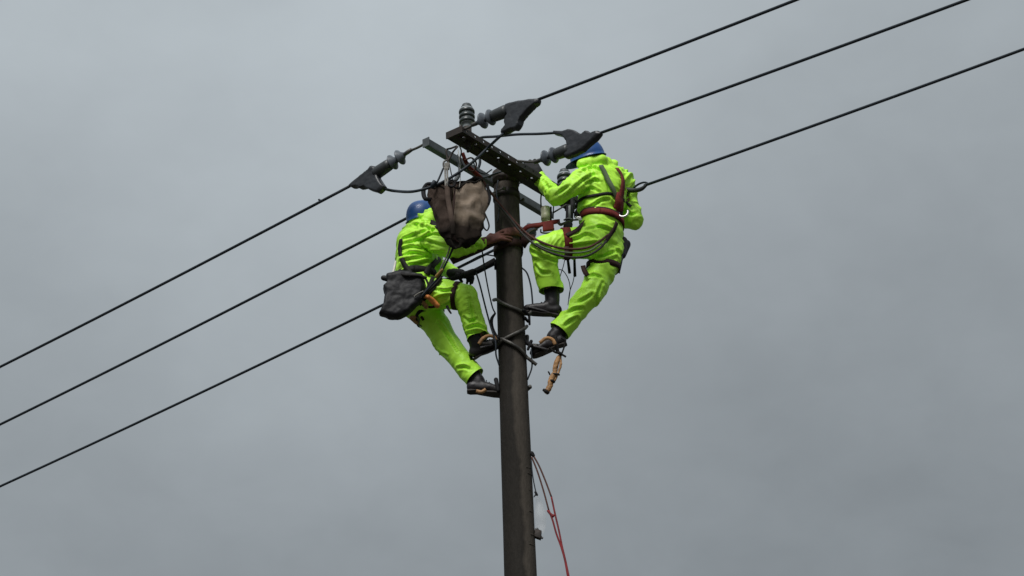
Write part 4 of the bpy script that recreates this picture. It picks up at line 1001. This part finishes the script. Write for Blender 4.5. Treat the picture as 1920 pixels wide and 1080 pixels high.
bag_part(lambda i, k: not is_base(i, k) and 13 <= k < 28, 'front_panel', M['canvas'])
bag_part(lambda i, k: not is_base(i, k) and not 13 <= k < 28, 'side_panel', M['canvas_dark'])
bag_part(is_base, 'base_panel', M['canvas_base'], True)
rimp = [Vector(pts[0, k % nseg]) + Z * .002 for k in range(nseg + 1)]
link('rim_binding', tube(rimp[::2], .007, 8, 3), M['canvas_base'], bag)
link('seam_strap', ribbon(spline([P(838, 348, -.66), P(840, 372, -.66), P(845, 400, -.655), P(849, 425, -.64), P(850, 440, -.62)], 5), [Vector((0, -1, -.2))] * 21, .034, .006), M['canvas_dark'], bag)
link('seam_piping', tube([P(853, 354, -.635), P(851, 385, -.64), P(849, 415, -.63), P(849, 436, -.615), P(853, 448, -.60), P(860, 455, -.58)], .006, 6, 5), M['brownweb'], bag)
link('carry_loop', tube([P(909, 400, -.50), P(914, 412, -.50), P(917, 424, -.50), P(913, 432, -.50), P(907, 426, -.50), P(905, 412, -.50)], .0055, 8, 6), M['blackweb'], bag)
link('carry_loop', tube([P(914, 346, -.50), P(916, 360, -.50), P(918, 372, -.50), P(915, 384, -.50)], .011, 8, 6), M['black'], bag)
link('handle', tube([P(808, 374, -.55), P(797, 372, -.52), P(794, 358, -.50), P(800, 346, -.50), P(812, 344, -.52)], [.012, .016, .016, .014, .010], 8, 6), M['black'], bag)
link('dark_mouth_strip', tube([P(858, 352, -.46), P(875, 343, -.45), P(890, 336, -.45), P(903, 334, -.46)], [.010, .018, .018, .010], 8, 6), M['canvas_base'], bag)  # dark strip along the mouth, standing for the dark opening
# contents: tool ends peeking over the rim
hb = empty('hoist_rope', P(840, 285, -.55), 'grey rope sling with pulley holding the canvas bag under the crossarm', 'rope')
gx = G0 + A_DIR * (on_plane(845, 296, G0, A_DIR) - G0).dot(A_DIR)
link('sling', tube([P(856, 274, -.50), P(846, 278, -.56), P(837, 281, -.60), P(838, 292, -.60), P(840, 303, -.60)], .007, 8, 5), M['steel_dark'], hb)
link('sling', tube([P(858, 275, -.50), P(850, 284, -.56), P(843, 296, -.60), P(839, 304, -.60)], .007, 8, 5), M['steel_dark'], hb)
link('carabiner', tube([P(838, 300, -.60), P(832, 304, -.60), P(832, 313, -.60), P(836, 318, -.60), P(840, 313, -.60), P(840, 303, -.60)], .0065, 8, 5), M['iron'], hb)
link('pulley', box(P(838, 312, -.60), Vector((.016, 0, 0)), Vector((0, .012, 0)), Vector((0, 0, .026)), bev=.006), M['rope_grey'], hb)
for px in (834.5, 838.5): link('rope_fall', tube([P(px, 314, -.61), P(px + .3, 330, -.62), P(px + 1, 350, -.66)], .0068, 6, 5), M['rope_grey'], hb)
link('rope_fall', tube([P(842, 305, -.60), P(845, 320, -.60), P(848, 334, -.58), P(851, 350, -.56)], .0042, 6, 5), M['iron'], hb)
link('rope_fall', tube([P(831, 316, -.60), P(826, 328, -.60), P(820, 341, -.60), P(816, 346, -.58)], .007, 6, 5), M['cable'], hb)
link('rope_fall', tube([P(815, 340, -.62), P(812, 346, -.62), P(810, 352, -.60)], .016, 8, 5), M['cable'], hb)
hs = empty('snap_hook', P(852, 345, -.60), 'round steel ring and snap hook clipped above the brown side of the bag', 'hook')
link('ring', tube([P(847 + 6.3 * math.cos(a), 344 + 6 * math.sin(a), -.665) for a in np.linspace(0, 2 * math.pi, 17)], .0075, 8, 3), M['black'], hs)
link('hook', tube([P(858, 290, -.50), P(860, 312, -.55), P(861, 326, -.60), P(856, 335, -.62), P(852, 339, -.64)], [.004, .004, .012, .016, .010], 8, 6), M['galv'], hs)
link('wire', tube([P(859, 282, -.50), P(862, 305, -.53), P(863, 335, -.55), P(861, 352, -.55)], .0028, 6, 6), M['white'], hs)
# ropes hanging from the bag's underside to the left worker
link('bag_tail_rope', tube([P(850, 464, -.50), P(842, 482, -.46), P(832, 502, -.42), P(824, 518, -.38), P(806, 538, -.34), P(790, 556, -.31)], .0075, 8, 6), M['cable'], None, 'dark rope running from under the bag down to the black pouch', 'rope', 'ropes hanging from the canvas bag')
link('bag_tail_rope', tube([P(844, 462, -.50), P(838, 480, -.46), P(828, 500, -.42), P(821, 516, -.38)], .0055, 8, 6), M['rope_grey'], None, 'thin grey rope hanging from the bag to the yellow clip', 'rope', 'ropes hanging from the canvas bag')
link('rope_clip', (lambda b: (capsule(b, P(829, 506, -.42), .010, P(819, 518, -.38), .014, 10), fuse(b, .004, 1))[1])(bmesh.new()), M['ochre'], None, 'ochre yellow clip on the rope beside the left worker\'s waist', 'clip')

# ------------------------------------------------------------------ rope from the arm across the pole to the right worker
rp = empty('safety_rope', P(950, 395, -.12), 'doubled reddish brown rope crossing the pole and sagging over the right worker\'s thigh', 'rope')
link('strand', tube([P(866, 288, -.40), P(873, 304, -.36), P(886, 320, -.30), P(900, 332, -.24), P(914, 352, -.20), P(930, 374, -.15), P(950, 398, -.14), P(975, 426, -.15), P(995, 443, -.17), P(1020, 456, -.24), P(1050, 465, -.27), P(1080, 467, -.27), P(1105, 463, -.24), P(1125, 452, -.19), P(1140, 440, -.16)], .0085, 8, 6), M['rope_brown'], rp)
link('strand', tube([P(930, 380, -.15), P(955, 408, -.155), P(972, 430, -.16), P(992, 450, -.18), P(1015, 466, -.24), P(1045, 478, -.27), P(1075, 483, -.28), P(1100, 480, -.26), P(1122, 468, -.21), P(1137, 452, -.17)], .0085, 8, 6), M['rope_dark'], rp)
link('strand', tube([P(1000, 452, -.185), P(1020, 464, -.25), P(1050, 472, -.27), P(1080, 474, -.28), P(1105, 470, -.25), P(1128, 456, -.2)], .006, 8, 6), M['greyweb'], rp)
link('rope_sleeve', tube([P(868, 286, -.41), P(872, 300, -.38), P(880, 313, -.33), P(893, 326, -.28), P(903, 334, -.24)], [.010, .016, .013, .016, .012], 8, 6), M['maroon'], rp)

# ------------------------------------------------------------------ small gear between the pole and the right worker
t = empty('resin_block', P(1024, 412, .1), 'pale yellow-green cylindrical block in a dark frame above the maroon strap', 'block')
b0 = link('core', lathe(P(1024, 412, .06), Z, [(-.002, .030), (.0, .036), (.045, .036), (.047, .034), (.09, .036), (.098, .034), (.1, .02)], 20), M['yellow_block'], t)
link('post', tube([P(1033, 414, .04), P(1033, 388, .04)], .007, 6), M['sole'], t)
link('post', tube([P(1037, 410, .04), P(1038, 383, .04)], .005, 6), M['blackweb'], t)
link('hanger', tube([P(1015, 390, .05), P(1014, 376, .05), P(1015, 362, .04)], .006, 6), M['steel_dark'], t)
link('side_pin', tube([P(1037, 399, .05), P(1052, 390, .06), P(1062, 384, .08)], .006, 6), M['iron'], t)
t = empty('ratchet_tool', P(1066, 428, .1), 'black ratchet tool held upright in front of the right worker\'s waist', 'tool')
link('tool_body', box(P(1068, 400, .16), Vector((.028, 0, 0)), Vector((0, .02, 0)), Vector((.006, 0, .07)), bev=.012), M['black'], t)
link('handle', tube([P(1072, 372, .18), P(1074, 384, .17), P(1072, 398, .16)], [.014, .02, .018], 10), M['glove'], t)
link('pawl', tube([P(1057, 413, .10), P(1064, 410, .09), P(1073, 411, .09)], .007, 8), M['galv'], t)
link('gear', lathe(P(1065, 423, .10), Vector((.1, -1, 0)), [(-.02, .02), (-.018, .033), (.018, .033), (.02, .02)], 12), M['black'], t, smooth=False)
link('side_plate', box(P(1068, 398, .13), Vector((.010, 0, .002)), Vector((0, .006, 0)), Vector((.003, 0, .055)), bev=.003), M['galv'], t)
link('lever', tube([P(1064, 432, .06), P(1064, 442, .0), P(1064, 448, -.02)], .007, 8), M['iron'], t)
RODG = 'rods hanging below the right worker'
for a, b, lb in (((1064, 482), (1068, 512), 'left one of two short black rods hanging under the right worker\'s thigh'), ((1077, 486), (1078, 518), 'right one of two short black rods hanging under the right worker\'s thigh')):
    link('tool_rod', tube([P(*a, .05), P((a[0] + b[0]) / 2, (a[1] + b[1]) / 2, .05), P(*b, .05)], [.009, .010, .011], 8), M['black'], None, lb, 'rod', RODG)
for lb, q in (('thin wire loop hanging left of the black rods, hooked downward', [(1060, 482), (1056, 500), (1050, 520), (1048, 545)]),
              ('thin dark wire curving between the legs of the right worker', [(1047, 505), (1056, 508), (1065, 522), (1069, 540), (1067, 560)]),
              ('thin straight wire hanging from the right black rod', [(1077, 516), (1074, 530), (1068, 548), (1065, 572)])):
    link('hanging_wire', tube([P(a, b, .06) for a, b in q], .0032, 6, 6), M['cable'], None, lb, 'wire', 'wires hanging between the right worker\'s legs')

# ------------------------------------------------------------------ drop cables beside the pole
DG = 'thin cables hanging beside the pole'
link('drop_cable', tube([P(904, 470, -.1), P(908, 500, -.06), P(915, 540, -.04), P(923, 575, -.04), P(929, 588, -.05)], .005, 8, 6), M['cable'], None, 'thin dark cable hanging left of the pole from the upper belt strap', 'cable', DG)
link('drop_cable', tube([P(893, 512, -.03), P(900, 535, -.04), P(910, 575, -.08), P(920, 612, -.11), P(929, 640, -.13), P(930, 665, -.12), P(936, 685, -.1)], .006, 8, 6), M['cable'], None, 'thin dark cable hanging from the left worker\'s black glove down to the pole', 'cable', DG)
link('drop_cable', tube([P(928, 588, -.05), P(922, 598, -.05), P(922, 612, -.06), P(928, 626, -.08), P(936, 634, -.11)], [.008, .012, .013, .012, .008], 8, 6), M['black'], None, 'thick black cable bend hugging the left edge of the pole', 'cable', DG)
link('drop_cable', tube([P(976, 500, -.02), P(988, 512, -.02), P(995, 535, -.02), P(998, 560, -.02), P(999, 580, -.02)], .006, 8, 6), M['cable'], None, 'black cable bowing out right of the pole above the raised boot', 'cable', DG)
link('drop_cable', tube([P(996, 655, -.04), P(997, 672, -.04), P(997, 690, -.03), P(989, 712, -.02)], .0055, 8, 6), M['cable'], None, 'short black cable loop right of the pole under the lower iron', 'cable', DG)
link('guide_wire', tube([P(928, 480, .02), P(905, 478, .0), P(880, 490, -.03), P(858, 501, -.06)], .005, 8, 5), M['cable'], None, 'thin dark wire between the two black belt straps left of the pole', 'wire')

# ------------------------------------------------------------------ red ropes near the bottom
zr = z_at(998, 852, 0)
rr_ = empty('hand_line', P(998, 852, -.02), 'thin red hand line tied to the right side of the lower pole', 'rope')
X_ = lambda px, py: P(px, py, -.03)
for up_, lo_ in (([(999, 853), (1010, 872), (1022, 900), (1034, 932)], [(1034, 932), (1041, 965), (1048, 995), (1054, 1025), (1060, 1050), (1067, 1083), (1075, 1120), (1082, 1170)]),
                 ([(997, 857), (1008, 885), (1019, 920), (1029, 957)], [(1029, 957), (1036, 975), (1043, 1000), (1052, 1025), (1059, 1050), (1065, 1083), (1072, 1120), (1081, 1170)])):
    link('cord', tube([X_(*p) for p in up_], .0062, 6, 6), M['rope_brown'], rr_)
    link('strand', tube([X_(*p) for p in lo_], .0068, 6, 6), M['rope_red'], rr_)
link('knot', (lambda b: (capsule(b, X_(1027, 958), .008, X_(1036, 968), .011, 8), capsule(b, X_(1033, 966), .008, X_(1041, 966), .007, 8), fuse(b, .004, 1))[2])(bmesh.new()), M['rope_red'], rr_)
link('top_knot', (lambda b: (capsule(b, X_(997, 850), .016, X_(1000, 854), .013, 8), fuse(b, .004, 1))[1])(bmesh.new()), M['black'], rr_)
tc_ = empty('tail_cord', X_(996, 862), 'short dark cord with a knotted end below the red line\'s knot', 'cord')
link('cord', tube([X_(996, 860), X_(998, 885), X_(1001, 905), X_(1005, 924)], .0045, 6, 5), M['cable'], tc_)
link('end_knot', (lambda b: (capsule(b, X_(1004, 923), .009, X_(1007, 928), .008, 8), capsule(b, X_(1004, 928), .005, X_(1001, 932), .004, 8), fuse(b, .003, 1))[2])(bmesh.new()), M['black'], tc_)
fm = mat('pale_patch_sheet', (.75, .75, .74, 1), .4, var=.1, bump=.2)  # faint pale sheet, added to lighten a patch of sky beside the pole
fm.node_tree.nodes['Principled BSDF'].inputs['Alpha'].default_value = .11
q = spline([X_(1007, 930), P(1011, 945, -.01), P(1013, 965, -.02), P(1014, 985, -.01), P(1015, 1000, -.02)], 5)
link('lighter_patch', ribbon(q, [Vector((.15 * math.sin(i), -1, .1)).normalized() for i in range(len(q))], [.012, .05, .075, .075, .03], .001), fm, None, 'pale translucent sheet added as a lighter patch beside the lower pole', 'film')

# ------------------------------------------------------------------ loose lines tangled round the pole top
TG = 'loose lines tangled round the pole top'
for lb, m_, r_, q in (('thin brown cord looped over the grey crossarm beside the bag', 'rope_brown', .006, [(872, 300, -.44), (884, 296, -.40), (893, 306, -.36), (889, 320, -.34), (878, 318, -.38), (876, 306, -.42)]),
                      ('thin black cord drooping under the dark crossarm towards the pole', 'cable', .005, [(886, 296, -.30), (893, 318, -.28), (908, 326, -.24), (922, 318, -.2)]),
                      ('thin black cord hanging down the front of the upper pole', 'cable', .0045, [(934, 338, -.10), (931, 362, -.105), (936, 390, -.11), (933, 418, -.11)]),
                      ('dark tape tail hanging from the near end of the dark crossarm', 'blackweb', .005, [(861, 272, -.40), (865, 284, -.41), (863, 298, -.42), (868, 310, -.42)])):
    link('loose_cord', tube([P(*p) for p in q], r_, 8, 6), M[m_], None, lb, 'cord', TG)
